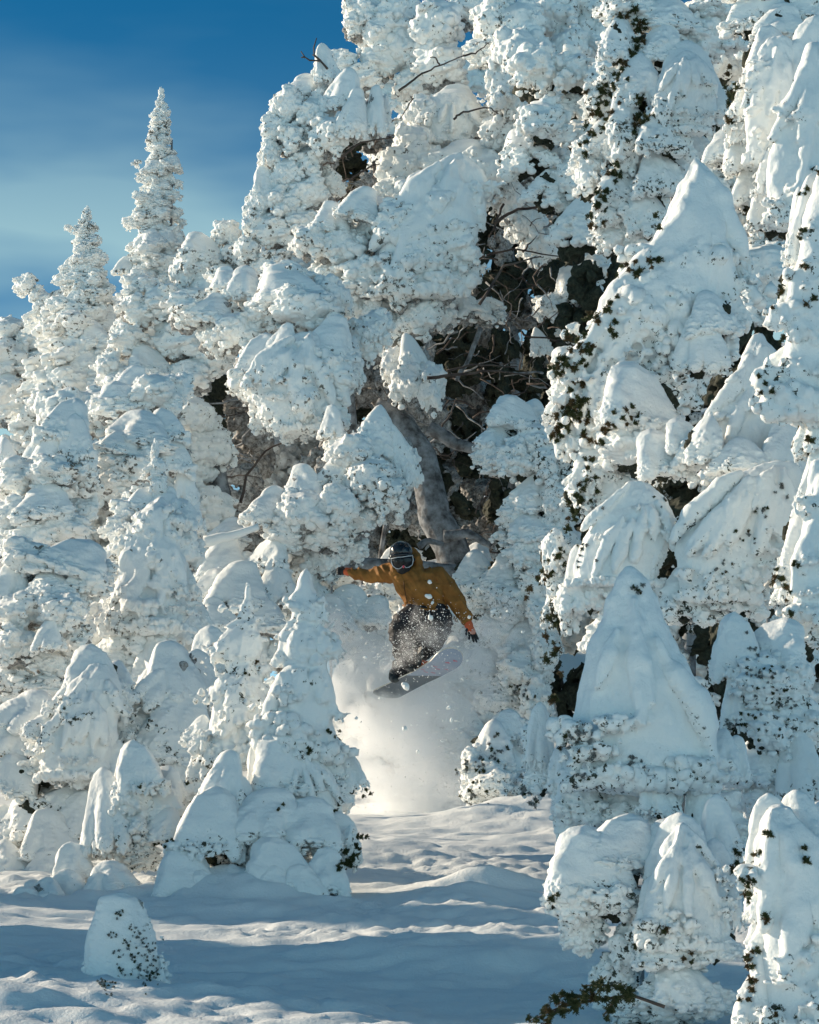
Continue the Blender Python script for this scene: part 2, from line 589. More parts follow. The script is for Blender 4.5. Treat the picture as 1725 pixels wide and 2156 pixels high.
def mantle(seed, mat, prof, depth=0.62, voxel=0.011, ridges=14, patches=26, bf=20.0, low=0.35, pmax=0.78):
    """a whole side of a tree plastered with snow. prof rows (z 1..0, left x, right x) in units of its height"""
    r = np.random.default_rng(seed)
    zs = np.array([p[0] for p in prof]); xl = np.array([p[1] for p in prof]); xr = np.array([p[2] for p in prof])
    def ends(z):
        return np.interp(z, zs[::-1], xl[::-1]), np.interp(z, zs[::-1], xr[::-1])
    sp = []
    n = 64
    for i in range(n):
        z = zs[0] + (zs[-1] - zs[0]) * i / (n - 1)
        a, b = ends(z)
        c, w = (a + b) / 2, max(0.01, (b - a) / 2) * 0.90
        sp.append((c, 0, z - 0.015, w, w * depth, 0.042))
    # snow ridges running down and outwards
    for k in range(ridges):
        u = -1 + 2 * (k + r.uniform(.1, .9)) / ridges
        z0 = zs[0] - r.uniform(0.02, 0.45) * (zs[0] - zs[-1])
        z1 = max(zs[-1], z0 - r.uniform(0.25, 0.55) * (zs[0] - zs[-1]))
        for j in range(22):
            t = j / 21
            z = z0 + (z1 - z0) * t
            a, b = ends(z)
            c, w = (a + b) / 2, (b - a) / 2
            uu = u * (0.55 + 0.45 * t)
            x = c + w * uu * 0.93
            y = -w * depth * math.sqrt(max(0.0, 1 - uu * uu)) * 0.93
            q_ = (0.022 + 0.05 * w) * (0.6 + 0.7 * math.sin(t * math.pi * 0.85 + .2))
            sp.append((x, y, z, q_, q_, q_ * 1.3))
    # hanging crusted bunches
    cen = []
    for k in range(patches):
        z = zs[-1] + (zs[0] - zs[-1]) * pmax * r.uniform(0.0, 1.0) ** 1.4
        a, b = ends(z)
        c, w = (a + b) / 2, (b - a) / 2
        u = r.uniform(-1, 1)
        x = c + w * u * 0.95
        y = -w * depth * math.sqrt(max(0.0, 1 - u * u)) * 0.97
        cen.append((x, y, z))
        for j in range(26):
            s_ = r.uniform(0.008, 0.020)
            sp.append((x + r.normal() * 0.045, y + r.normal() * 0.02 - 0.005, z - abs(r.normal()) * 0.035, s_, s_, s_ * 1.2))
    # ragged hem
    a, b = ends(zs[-1])
    for k in range(200):
        u = r.uniform(-1, 1)
        c, w = (a + b) / 2, (b - a) / 2
        s_ = r.uniform(0.010, 0.026)
        sp.append((c + w * u, -w * depth * math.sqrt(max(0, 1 - u * u)) * r.uniform(.6, 1), zs[-1] - r.uniform(0, 0.05), s_, s_, s_ * 1.3))
    me = remesh(spheres_mesh(sp), voxel, 'snow_mantle')
    co = get_co(me)
    cen = np.array(cen)
    dmin = np.full(len(co), 9.0)
    for c in cen:
        dmin = np.minimum(dmin, np.sqrt(((co - c - np.array([0, 0, -0.02])) ** 2 * np.array([1, 1, 1.4])).sum(1)))
    hem = sstep(0.10, 0.0, co[:, 2] - zs[-1] + 0.04 * vnoise(co * 14, seed))
    rime = np.clip(sstep(0.085, 0.03, dmin + 0.02 * vnoise(co * 22, seed + 2)) + hem, 0, 1)
    no = get_no(me)
    rime = np.clip(rime + sstep(-0.15, -0.5, no[:, 2]), 0, 1) * (1 - 0.8 * sstep(.5, .85, no[:, 2]))
    co = relax(me, co, 16, w=1 - rime, k=0.6)
    co = co + no * (0.020 * fbm(co * 5.0 + seed, 3, seed) + 0.004 * vnoise(co * np.array([45, 45, 16.0]), seed + 9))[:, None]
    w = worley(co * bf * 1.3, seed)
    w2 = worley(co * bf * 3.0, seed + 4)
    co = co + no * ((0.45 / bf * (0.7 - w) + 0.18 / bf * (0.7 - w2)) * (0.03 + 0.97 * rime))[:, None]
    set_co(me, co)
    set_attr(me, 'rime', sstep(0.25, 0.7, rime))
    me.materials.clear(); me.materials.append(mat)
    return me


LIB = {}
LIB['P'] = [pillow(s, M['rime'], peak=p, h=hh, ribs=rb) for s, p, hh, rb in ((11, .5, .95, 3), (12, .75, 1.0, 4), (13, .38, .85, 2), (14, .9, 1.1, 4), (15, .6, .9, 5))]
LIB['C'] = [clump(21 + i, M['rime'], n=int(16 + 3 * i)) for i in range(6)]
LIB['F'] = [fan(31 + i, M['rime'], nf=3 + i % 4) for i in range(5)]
LIB['S'] = [spray(41 + i, M['rime']) for i in range(3)]
LIBN = {'P': [pillow(s, M['rime_near'], peak=p, h=hh, ribs=rb, voxel=0.0125, bf=17.0, zlow=0.25, small=0.7) for s, p, hh, rb in ((11, .5, .95, 3), (52, .75, 1.0, 4), (13, .38, .85, 2), (54, .6, .9, 5))],
        'C': [clump(61 + i, M['rime_near'], n=int(18 + 4 * i), voxel=0.0145, bf=14.0) for i in range(4)],
        'F': [fan(71 + i, M['rime_near'], nf=3 + i % 4, voxel=0.0135, bf=16.0, zlow=0.42) for i in range(4)]}
LIBN['S'] = [with_mat(m, M['rime_near']) for m in LIB['S']]
print('library faces', sum(len(m.polygons) for L_ in (LIB, LIBN) for v_ in L_.values() for m in v_))

# ------------------------------------------------------------------ objects
def link(name, me, parent=None, loc=(0, 0, 0), rot=(0, 0, 0), scale=(1, 1, 1)):
    o = bpy.data.objects.new(name, me)
    COL.objects.link(o)
    if parent is not None:
        o.parent = parent
        loc = Vector(loc) - parent.location
    o.location = loc
    o.rotation_euler = rot
    o.scale = scale
    return o


def tag(o, label=None, cat=None, group=None, kind=None):
    if label: o['label'] = label
    if cat: o['category'] = cat
    if group: o['group'] = group
    if kind: o['kind'] = kind
    return o


def tube_data(pts, rad, seg=7):
    """verts, faces of a tapered tube through pts"""
    pts = [Vector(p) for p in pts]
    V, F = [], []
    for i, p in enumerate(pts):
        a = pts[max(i - 1, 0)]
        b = pts[min(i + 1, len(pts) - 1)]
        t = (b - a).normalized()
        u = t.cross(Vector((0.13, 0.9, 0.31))).normalized()
        w = t.cross(u)
        for k in range(seg):
            an = 2 * math.pi * k / seg
            V.append(p + (u * math.cos(an) + w * math.sin(an)) * rad[i])
    for i in range(len(pts) - 1):
        for k in range(seg):
            a, b = i * seg + k, i * seg + (k + 1) % seg
            F.append((a, b, b + seg, a + seg))
    F.append(tuple(range(seg))[::-1])
    F.append(tuple(range((len(pts) - 1) * seg, len(pts) * seg)))
    return V, F


def tubes(name, lst, mat, parent=None, seg=6):
    V, F = [], []
    for pts, rad in lst:
        v, f = tube_data(pts, rad, seg)
        F += [tuple(i + len(V) for i in q) for q in f]
        V += v
    org = parent.location if parent is not None else Vector((0, 0, 0))
    me = mesh_from(name, [v - org for v in V], F, mat)
    o = bpy.data.objects.new(name, me)
    COL.objects.link(o)
    if parent is not None:
        o.parent = parent
    return o


def wiggle(p0, p1, n, amp, r, sag=0.0):
    p0, p1 = Vector(p0), Vector(p1)
    L = (p1 - p0).length
    out = []
    off = Vector((0, 0, 0))
    for i in range(n):
        t = i / (n - 1)
        off = off * 0.75 + Vector(r.normal(size=3)) * amp * L / n
        q = p0.lerp(p1, t) + off * min(1, 4 * t) - Vector((0, 0, sag * L * 4 * t * (1 - t)))
        out.append(q)
    return out


def needle_cluster(seed, n=264):
    """one tuft: stiff needles on forked twigs"""
    r = np.random.default_rng(seed)
    V, F = [], []
    def prism(p, d, L, w):
        d = Vector(d).normalized()
        u = d.cross(Vector((0.3, 0.2, 0.9))).normalized()
        v = d.cross(u)
        b = len(V)
        for k in range(3):
            a = 2.094 * k
            V.append(Vector(p) + (u * math.cos(a) + v * math.sin(a)) * w)
        for k in range(3):
            a = 2.094 * k
            V.append(Vector(p) + d * L * 0.8 + (u * math.cos(a) + v * math.sin(a)) * w * 0.9)
        V.append(Vector(p) + d * L)
        for k in range(3):
            F.append((b + k, b + (k + 1) % 3, b + 3 + (k + 1) % 3, b + 3 + k))
            F.append((b + 3 + k, b + 3 + (k + 1) % 3, b + 6))
    for s in range(12):
        d0 = Vector((r.uniform(-1, 1), r.uniform(-0.9, 0.3), r.uniform(-0.8, 0.8))).normalized()
        L0 = r.uniform(0.08, 0.42)
        for i in range(n // 12):
            t = r.uniform(0.1, 1.0)
            p = d0 * L0 * t
            d = d0 * 0.8 + Vector(r.normal(size=3)) * 0.75
            prism(p, d, r.uniform(0.10, 0.20), 0.019)
    return mesh_from('needle_tuft', V, F, M['needle'], smooth=False)


TUFT = [needle_cluster(90 + i) for i in range(4)]
TUFTB = [with_mat(t, M['needle_brown']) for t in TUFT]
TUFTF = [with_mat(t, M['needle_frost']) for t in TUFT]


def foliage_core(seed, mat):
    r = np.random.default_rng(seed)
    sp = []
    for i in range(26):
        d = r.normal(size=3); d /= np.linalg.norm(d)
        c = d * np.array([.34, .26, .34]) * r.uniform(0.3, 1) ** 0.5
        s = r.uniform(0.07, 0.15)
        sp.append((c[0], c[1], c[2], s))
        for _ in range(5):
            e = r.normal(size=3); e /= np.linalg.norm(e)
            p = c + e * s
            sp.append((p[0], p[1], p[2], 0.028))
            p = c + e * (s + 0.04)
            sp.append((p[0], p[1], p[2], 0.02))
    me = remesh(spheres_mesh(sp), 0.028, 'needle_mass')
    co = get_co(me); no = get_no(me)
    co = co + no * (0.03 * fbm(co * 9, 2, seed))[:, None]
    lo, hi = co.min(0), co.max(0)
    co = (co - (lo + hi) / 2) / (hi - lo).max()
    set_co(me, co)
    me.materials.clear(); me.materials.append(mat)
    return me


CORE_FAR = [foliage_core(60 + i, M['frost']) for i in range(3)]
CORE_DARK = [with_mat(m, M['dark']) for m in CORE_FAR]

N_PART = [0]


def bough(tree, x, y, w, h, kind, Y, near, r, core=None, turn=None, roll=None, depth=0.8):
    """one snow-laden bough seen at frame position x, y with frame size w, h"""
    lib = (LIBN if near else LIB)[kind]
    me = lib[int(r.integers(len(lib)))]
    c = P(x, y, Y)
    s = M_PER(Y)
    if turn is None:
        turn = r.uniform(-0.5, 0.5) if kind in 'PF' else r.uniform(-1.6, 1.6)
    flip = -1 if r.uniform() < 0.5 else 1
    roll = r.uniform(-0.12, 0.12) if roll is None else roll
    k = 1.2
    o = link('snow_bough', me, tree, c, (r.uniform(-0.1, 0.1), roll, turn), (w * s * k * flip, w * s * k * depth * 1.25, h * s * k))
    N_PART[0] += 1
    if core:
        cm = core[int(r.integers(3))]
        link('needle_mass', cm, tree, c + Vector((0, w * s * 0.28, -h * s * 0.10)), (0, 0, r.uniform(0, 6)), (w * s * 0.92, w * s * 0.7, h * s * 0.95))
        N_PART[0] += 1
    return o


def make_tree(label, base, lst, near=False, cat='tree', seed=0, core='far', fill=1, trunk=None, group=None, name='snowy_conifer', trunk_mat='rimebark', fill_kind=None):
    """lst rows: x, y, w, h, kind[, dY[, roll]] ; base = (x, Y) of the foot"""
    r = np.random.default_rng(1000 + seed)
    bx, bY = base
    foot = P(bx, 1078, bY)
    foot.z = float(basis_ground(foot.x, bY)) - 0.1
    t = bpy.data.objects.new(name, None)
    t.empty_display_size = 0.2
    COL.objects.link(t)
    t.location = foot
    tag(t, label, cat, group)
    cr = {'far': CORE_FAR, 'dark': CORE_DARK, None: None}[core]
    top = foot.z
    for row in lst:
        x, y, w, h, k = row[:5]
        dY = row[5] if len(row) > 5 else 0.0
        roll = row[6] if len(row) > 6 else None
        Y = bY + dY
        bough(t, x, y, w, h, k, Y, near, r, core=cr, roll=roll)
        top = max(top, P(x, y - h * 0.45, Y).z)
        for f in range(fill):
            fk = fill_kind or (('P' if r.uniform() < 0.45 else 'F') if near else ('C' if r.uniform() < 0.7 else 'F'))
            bough(t, x + r.uniform(-0.25, 0.25) * w, y + r.uniform(-0.1, 0.30) * h, w * 0.8, h * 0.75, fk, Y + w * M_PER(Y) * r.uniform(0.35, 0.7), near, r, core=None)
    if trunk is None:
        trunk = [(foot.x, bY + 0.3, foot.z - 0.2), (foot.x, bY + 0.3, foot.z + 0.4 * (top - foot.z))]
    if trunk:
        a, b = Vector(trunk[0]), Vector(trunk[1])
        if a.z > foot.z:
            a = Vector((a.x, a.y, float(basis_ground(a.x, a.y)) - 0.2))
        b = b - Vector((0, 0, 0.35 * (0 if near is None else 1)))
        pts = wiggle(a, b, 9, 0.08, r)
        H = (b - a).length
        tubes('trunk', [(pts, [max(0.012, 0.010 * H * (1 - 0.93 * i / 8)) for i in range(9)])], M[trunk_mat], t, seg=9)
    return t


def spire(label, seed, base, prof, cx0, cx1, near=False, kinds='S', dens=1.0, core=None, bw=0.85, aspect=0.55, **kw):
    """narrow tree: prof = (y, half width) rows down the tree, axis from (cx0, top) to (cx1, bottom)"""
    r = np.random.default_rng(2000 + seed)
    bY = base[1]
    ys = [p[0] for p in prof]
    ws = [p[1] for p in prof]
    lst = []
    y = ys[0]
    while y < ys[-1]:
        hw = float(np.interp(y, ys, ws))
        cx = cx0 + (cx1 - cx0) * (y - ys[0]) / (ys[-1] - ys[0])
        if hw < 12:
            lst.append((cx, y + hw * 0.8, hw * 2.0, hw * 2.8, 'C', 0))
            y += hw * 1.7
            continue
        hw = hw * r.uniform(0.6, 1.3)
        w = hw * bw * 1.35
        n = max(2, int(round(2.8 * dens)))
        cx += r.uniform(-.18, .18) * hw
        for i in range(n):
            a = (i + r.uniform(0.2, 0.8)) / n * math.pi * 1.7 - math.pi * 0.85
            rr = hw - w * 0.45
            x = cx + math.sin(a) * rr * r.uniform(0.85, 1.12)
            dY = -math.cos(a) * rr * M_PER(bY)
            k = kinds[int(r.integers(len(kinds)))]
            lst.append((x, y + w * aspect * 0.5 + r.uniform(-0.2, 0.2) * w, w * r.uniform(0.9, 1.2), w * aspect * r.uniform(0.9, 1.35), k, dY))
        y += w * aspect * 0.75
    return lst


def add_mantle(tree, seed, Y, prof, near=True, depth=0.62, **kw):
    """prof rows in frame units: (y, left x, right x), top first"""
    y0, y1 = prof[0][0], prof[-1][0]
    xm = sum(p[1] + p[2] for p in prof) / 2 / len(prof)
    H = float(y1 - y0)
    pr = [((y1 - y) / H, (a - xm) / H, (b - xm) / H) for y, a, b in prof]
    me = mantle(seed, M['rime_near'] if near else M['rime'], pr, depth=depth, **kw)
    s = M_PER(Y) * H
    return link('snow_mantle', me, tree, P(xm, y1, Y), (-0.0, 0, 0), (s, s, s))

# ------------------------------------------------------------------ snow ground
def ground_h(x, Y):
    x = np.asarray(x, float); Y = np.asarray(Y, float)
    z = basis_ground(x, Y)
    p = np.stack([x * 0.35, Y * 0.22, x * 0], -1).reshape(-1, 3)
    z = z + 0.06 * fbm(p, 2, 3).reshape(x.shape) * sstep(8, 14, Y)
    # wind-pressed drifts, long across the slope
    p = np.stack([x * 0.55 + Y * 0.15, Y * 1.15 - x * 0.12, x * 0], -1).reshape(-1, 3)
    d = fbm(p + 0.5 * np.stack([vnoise(p * 0.7, 4), vnoise(p * 0.7, 5), p[:, 0] * 0], -1), 4, 9).reshape(x.shape)
    z = z + 0.05 * np.where(d > 0, d, d * 0.5)
    p = np.stack([x * 2.2, Y * 4.0, x * 0], -1).reshape(-1, 3)
    z = z + 0.024 * fbm(p, 4, 17).reshape(x.shape)
    p = np.stack([x * 7.0 + Y * 2, Y * 9.0, x * 0], -1).reshape(-1, 3)
    z = z + 0.009 * fbm(p, 3, 27).reshape(x.shape) * (0.3 + 1.4 * sstep(-0.2, 0.5, vnoise(p * 0.09, 6))).reshape(x.shape)
    for gx, gy_, w, l, hh in MOUNDS:
        z = z + hh * np.exp(-((x - gx) / w) ** 2 - ((Y - gy_) / l) ** 2)
    return z


MOUNDS = [(1.05, 28.0, .9, .8, .28), (-1.15, 21.0, .45, .5, .16), (0.35, 20.6, .35, .5, .12), (0.55, 21.6, .5, .22, .16), (-0.2, 24.0, .8, .5, .14), (0.1, 17.4, 1.2, .6, .16), (-2.2, 15.2, 1.3, .7, .15)]


def build_ground():
    xs = np.concatenate([[-400, -200, -100, -50, -25, -14, -11, -9, -8, -7, -6.4, -5.9, -5.5, -5.2, -5.0, -4.8], np.arange(-4.6, 4.601, 0.036), [4.8, 5.0, 5.2, 5.5, 5.9, 6.4, 7, 8, 9, 11, 14, 25, 50, 100, 200, 400]])
    ys = np.concatenate([[-60, -20, 0, 6], [8, 10, 11, 12, 12.5], np.arange(13, 30, 0.042), np.arange(30, 60, 0.5), [70, 90, 130, 200, 400, 900]])
    X, Yg = np.meshgrid(xs, ys)
    Z = ground_h(X, Yg)
    # crusty crumbs where the slope was cut up
    nx, ny = len(xs), len(ys)
    co = np.stack([X, Yg, Z], -1).reshape(-1, 3)
    cr = sstep(0.15, 0.5, vnoise(co * np.array([0.5, 0.9, 0]) + 5, 51))
    w = worley(co * np.array([7, 9, 0.0]) , 12)
    co[:, 2] += cr * 0.06 * np.clip(0.6 - w, 0, 1)
    # churned, crumbly strips
    cz = np.zeros(len(co))
    for (gx, gy_, w, l) in ((0.1, 24.6, 1.0, .35), (.55, 21.7, .6, .3), (1.2, 27.6, .8, .5), (-1.1, 21.0, .6, .35), (-.3, 15.4, 1.6, .5), (.9, 16.6, .8, .4)):
        cz += np.exp(-((co[:, 0] - gx) / w) ** 2 - ((co[:, 1] - gy_) / l) ** 2)
    near_ = np.where((cz > 0.05))[0]
    pc = co[near_] * np.array([11, 10, 0.0]) + 0.5 * np.stack([vnoise(co[near_] * 5, 61), vnoise(co[near_] * 5, 62), co[near_][:, 0] * 0], -1)
    co[near_, 2] += np.clip(cz[near_], 0, 1) * (0.04 * np.clip(0.62 - worley(pc, 33), 0, 1) + 0.012 * vnoise(pc * 0.4, 71))
    idx = np.arange(nx * ny).reshape(ny, nx)
    F = np.stack([idx[:-1, :-1], idx[:-1, 1:], idx[1:, 1:], idx[1:, :-1]], -1).reshape(-1, 4)
    me = bpy.data.meshes.new('snow_ground')
    me.vertices.add(len(co)); me.vertices.foreach_set('co', co.ravel())
    me.loops.add(F.size); me.loops.foreach_set('vertex_index', F.ravel().astype(np.int32))
    me.polygons.add(len(F)); me.polygons.foreach_set('loop_start', np.arange(0, F.size, 4, dtype=np.int32))
    me.update(calc_edges=True)
    me.polygons.foreach_set('use_smooth', [True] * len(F))
    me.materials.append(M['ground'])
    o = link('snow_ground', me)
    tag(o, 'pale wind-rippled snow slope rising towards the trees', kind='structure')
    return o


build_ground()

# ------------------------------------------------------------------ the trees
G_SP = 'slender rimed firs against the sky'
L = spire('', 1, (335, 40), [(188, 6), (215, 13), (250, 21), (330, 36), (400, 46), (450, 50), (500, 54), (560, 66), (620, 84), (700, 78), (760, 70)], 340, 322, kinds='SCCP', dens=1.25)
L += [(376, 388, 26, 18, 'S', -.1), (368, 452, 34, 26, 'C'), (288, 345, 24, 18, 'S', 0), (278, 470, 40, 30, 'C', 0), (384, 470, 24, 18, 'S', 0), (262, 560, 50, 40, 'P', 0), (300, 415, 40, 26, 'C', -.2)]
make_tree('tallest slender fir spire on the left, thickly rimed against blue sky', (332, 40), L, seed=1, core=None, fill=0, trunk=[P(343, 760, 40.1), P(343, 205, 40.1)])
L = spire('', 2, (175, 38), [(437, 6), (465, 18), (500, 32), (560, 42), (620, 54), (660, 66), (720, 84), (790, 94), (850, 98)], 183, 165, kinds='SCCP', dens=1.25)
L += [(143, 482, 26, 18, 'S', 0), (216, 545, 30, 24, 'C', 0), (130, 590, 40, 30, 'C', 0), (222, 600, 34, 28, 'S', 0), (120, 640, 60, 40, 'C', -.1)]
make_tree('shorter rimed fir spire left of the tallest one, bare trunk showing', (172, 38), L, seed=2, core=None, fill=0, trunk=[P(172, 860, 37.6), P(180, 450, 38.05)])
make_tree('low rimed tree crown poking into the sky at the left edge', (60, 39), [
    (52, 600, 56, 46, 'C'), (88, 632, 62, 56, 'C'), (100, 680, 90, 70, 'S'), (130, 640, 60, 60, 'S'), (120, 720, 120, 70, 'S'), (110, 780, 120, 70, 'S'), (90, 830, 130, 70, 'S'),
    (60, 880, 120, 70, 'S'), (100, 900, 110, 70, 'S')], seed=3, core=None, fill=1, fill_kind='S')
make_tree('hazy rimed trees low at the left edge below the sky', (20, 44), [
    (20, 700, 110, 60, 'C'), (70, 720, 100, 60, 'C'), (10, 760, 120, 90, 'C'), (80, 770, 110, 80, 'C'), (20, 830, 120, 90, 'C'), (150, 760, 120, 80, 'C'), (220, 700, 120, 90, 'C'), (220, 780, 120, 90, 'C')], seed=4, core='far', fill=1)

# trees on the shoulder between the spires and the big pine
make_tree('round-shouldered snowy fir right below the tallest spire', (360, 36.5), [
    (432, 530, 110, 70, 'P', 0, .2), (478, 492, 60, 56, 'C'), (505, 540, 70, 70, 'C'), (400, 575, 90, 80, 'C'), (450, 590, 110, 80, 'P'), (300, 600, 90, 56, 'C'), (350, 640, 120, 80, 'C'),
    (290, 660, 90, 70, 'C'), (420, 660, 130, 90, 'C'), (500, 620, 110, 90, 'C'), (380, 720, 120, 90, 'C'), (470, 700, 110, 90, 'C'), (270, 720, 90, 60, 'C'), (320, 770, 110, 80, 'P'),
    (400, 790, 110, 80, 'C'), (240, 790, 110, 80, 'C'), (440, 760, 90, 70, 'C')], seed=5, fill=1)

# the big old pine: several crowns of one tree
make_tree('huge rimed old pine filling the top middle of the picture', (960, 37), [
    (768, 20, 90, 90, 'C', 1), (752, 62, 76, 46, 'S', 1), (800, 75, 100, 90, 'C', 1), (850, 30, 120, 110, 'C', 1), (860, 100, 120, 110, 'C', 1), (800, 130, 90, 80, 'C', 1), (725, 132, 60, 60, 'C', 1),
    (760, 165, 90, 70, 'C', 1), (920, 60, 110, 120, 'C', .5), (930, 140, 110, 100, 'C', .5), (985, 20, 90, 80, 'C', 1), (870, 170, 90, 80, 'C', 1),
    (1035, 50, 100, 120, 'C', -.5), (1020, 110, 80, 60, 'C', -.5), (1100, 60, 110, 130, 'C', -.7), (1090, 130, 130, 140, 'C', -1), (1060, 200, 90, 120, 'C', -1), (1120, 210, 110, 120, 'C', -1),
    (1170, 40, 120, 120, 'C', 0), (1180, 120, 110, 120, 'C', -.4), (1230, 80, 100, 120, 'C', 0), (1150, 190, 90, 100, 'C', -.4), (1270, 30, 120, 120, 'C', 0), (1210, 180, 90, 80, 'C', .3),
    (950, 215, 150, 80, 'P', 0), (900, 250, 90, 100, 'C', 0), (870, 310, 80, 90, 'C', -.2), (930, 280, 110, 80, 'C', 0), (1000, 260, 100, 80, 'C', .2), (840, 350, 90, 100, 'C', -.3),
    (820, 400, 90, 70, 'C', -.3), (900, 350, 110, 90, 'C', -.2), (975, 335, 150, 90, 'P', -.5, .3), (1060, 290, 110, 100, 'C', -.6), (1020, 370, 120, 110, 'C', -.6), (1100, 340, 110, 110, 'C', -.3),
    (1070, 420, 90, 90, 'C', -.2), (1130, 300, 90, 90, 'C', 0), (1150, 380, 90, 80, 'C', 0), (1180, 290, 70, 90, 'C', .2), (1110, 470, 80, 80, 'C', 0), (1140, 520, 80, 90, 'C', .2),
    (1200, 330, 80, 80, 'C', .2)], seed=6, core='far', fill=1, trunk=[P(1085, 1180, 41.2), P(1080, 40, 41.2)])
make_tree('rimed crown of a leaning tree making the stepped skyline of the big pine', (660, 36), [
    (688, 135, 56, 84, 'P', 0), (645, 185, 110, 60, 'P', .2), (608, 225, 70, 80, 'C'), (660, 240, 100, 90, 'C'), (720, 190, 90, 90, 'P', -.2), (745, 240, 80, 110, 'P', -.4), (790, 235, 60, 110, 'P', -.3),
    (580, 275, 56, 70, 'C'), (620, 300, 90, 80, 'C'), (690, 290, 80, 90, 'C', -.3), (570, 320, 50, 80, 'C'), (600, 370, 80, 80, 'C'), (650, 350, 80, 80, 'C'), (560, 385, 60, 70, 'P'),
    (545, 425, 60, 80, 'C'), (600, 430, 90, 70, 'C'), (650, 410, 80, 70, 'C'), (530, 475, 50, 60, 'C'), (575, 490, 90, 80, 'C'), (640, 480, 90, 70, 'C'), (520, 530, 60, 60, 'C'), (570, 555, 80, 60, 'C'),
    (700, 385, 60, 60, 'C', .3), (740, 200, 60, 60, 'C')], seed=7, core='far', fill=1, trunk=[P(760, 700, 36.5), P(690, 130, 36.3)])
make_tree('broad rimed boughs stepping down left of the dark hollow', (800, 34.5), [
    (760, 430, 100, 76, 'P', -.2, .2), (700, 460, 90, 70, 'P', 0, .2), (650, 510, 80, 70, 'C'), (720, 520, 110, 90, 'C'), (800, 450, 80, 70, 'P', .2), (880, 405, 110, 90, 'P', -.2), (860, 470, 130, 110, 'C', -.3),
    (930, 440, 110, 110, 'C', -.3), (960, 510, 100, 120, 'C', -.4), (900, 540, 110, 110, 'C', -.4), (830, 540, 110, 100, 'P', 0), (790, 500, 90, 80, 'C', .2), (770, 590, 110, 90, 'C', 0), (850, 610, 100, 90, 'C', -.2),
    (930, 600, 100, 80, 'C', -.2), (690, 580, 90, 80, 'C', .3), (880, 670, 100, 90, 'C', 0), (800, 660, 90, 80, 'C', .2), (930, 670, 80, 60, 'C', .3), (830, 720, 80, 70, 'C', .3), (745, 640, 80, 90, 'C', .2),
    (880, 760, 80, 110, 'F', -.3), (855, 810, 70, 90, 'C', -.3), (905, 820, 60, 110, 'C', -.4), (830, 770, 60, 80, 'C', -.1), (980, 650, 80, 60, 'S', .4), (1020, 660, 80, 60, 'S', .6)], seed=8, core='far', fill=1,
    trunk=[P(800, 1150, 36.3), P(820, 620, 35.6)])
make_tree('snow-pillowed tree under the skyline, left of centre', (610, 32.5), [
    (605, 605, 170, 100, 'P', -.2), (640, 655, 130, 90, 'C', -.3), (690, 630, 100, 90, 'C', 0), (520, 600, 90, 80, 'P', .2), (480, 590, 90, 60, 'P', .3), (545, 660, 90, 80, 'C', 0), (450, 650, 110, 70, 'P', .1),
    (500, 700, 100, 80, 'C', 0), (400, 660, 110, 70, 'C', .2), (595, 715, 70, 70, 'P', -.6), (545, 760, 120, 110, 'P', -.5), (690, 720, 130, 110, 'P', -.6), (650, 760, 90, 80, 'C', -.6), (700, 800, 110, 100, 'C', -.6),
    (590, 820, 130, 100, 'C', -.5), (640, 850, 90, 110, 'C', -.7), (690, 870, 90, 90, 'C', -.6), (570, 870, 80, 80, 'C', -.3), (760, 720, 80, 100, 'C', 0), (790, 690, 70, 80, 'C', 0), (520, 820, 70, 60, 'C', 0),
    (740, 770, 60, 110, 'C', -.3), (450, 720, 80, 70, 'C', .3), (620, 900, 70, 60, 'C', -.3)], seed=9, core='far', fill=1)
make_tree('low rimed boughs hanging over the left of the rider', (700, 31), [
    (800, 915, 100, 110, 'F', 0, .3), (850, 960, 60, 130, 'F', 0, -.2), (750, 960, 110, 90, 'C'), (700, 1000, 110, 100, 'F'), (640, 1020, 100, 80, 'P'), (780, 1010, 110, 100, 'C', -.2), (570, 1070, 110, 90, 'P', 0, .2),
    (640, 1080, 110, 100, 'C', -.2), (710, 1070, 100, 90, 'C', -.2), (820, 1050, 90, 90, 'C', -.2), (690, 1130, 100, 70, 'C'), (750, 1100, 90, 70, 'C'), (600, 1130, 90, 60, 'C'), (720, 940, 70, 90, 'F', .3), (700, 890, 60, 70, 'P', .3),
    (680, 1180, 80, 80, 'C', .3), (740, 1160, 70, 60, 'C', .3)], seed=10, core='far', fill=1, trunk=[P(690, 1260, 32.2), P(690, 1050, 32.2)])
make_tree('rounded snow-buried shrubs behind the small firs, left of the rider', (540, 30.6), [
    (470, 1180, 120, 90, 'P', .6), (560, 1180, 110, 90, 'P', .4), (500, 1240, 150, 110, 'P', 0), (580, 1230, 90, 110, 'P', .2), (440, 1250, 110, 90, 'P', .2), (460, 1300, 100, 80, 'P', -.2), (560, 1300, 110, 80, 'P', -.1),
    (730, 1272, 110, 80, 'P', .8), (700, 1300, 110, 90, 'P', .5), (780, 1290, 90, 70, 'P', .8), (480, 1120, 90, 60, 'P', 1.5), (660, 1260, 80, 90, 'C', .8), (520, 1360, 110, 80, 'P', .1), (600, 1370, 100, 90, 'P', .1)], seed=11, core='far', fill=1, fill_kind='P')

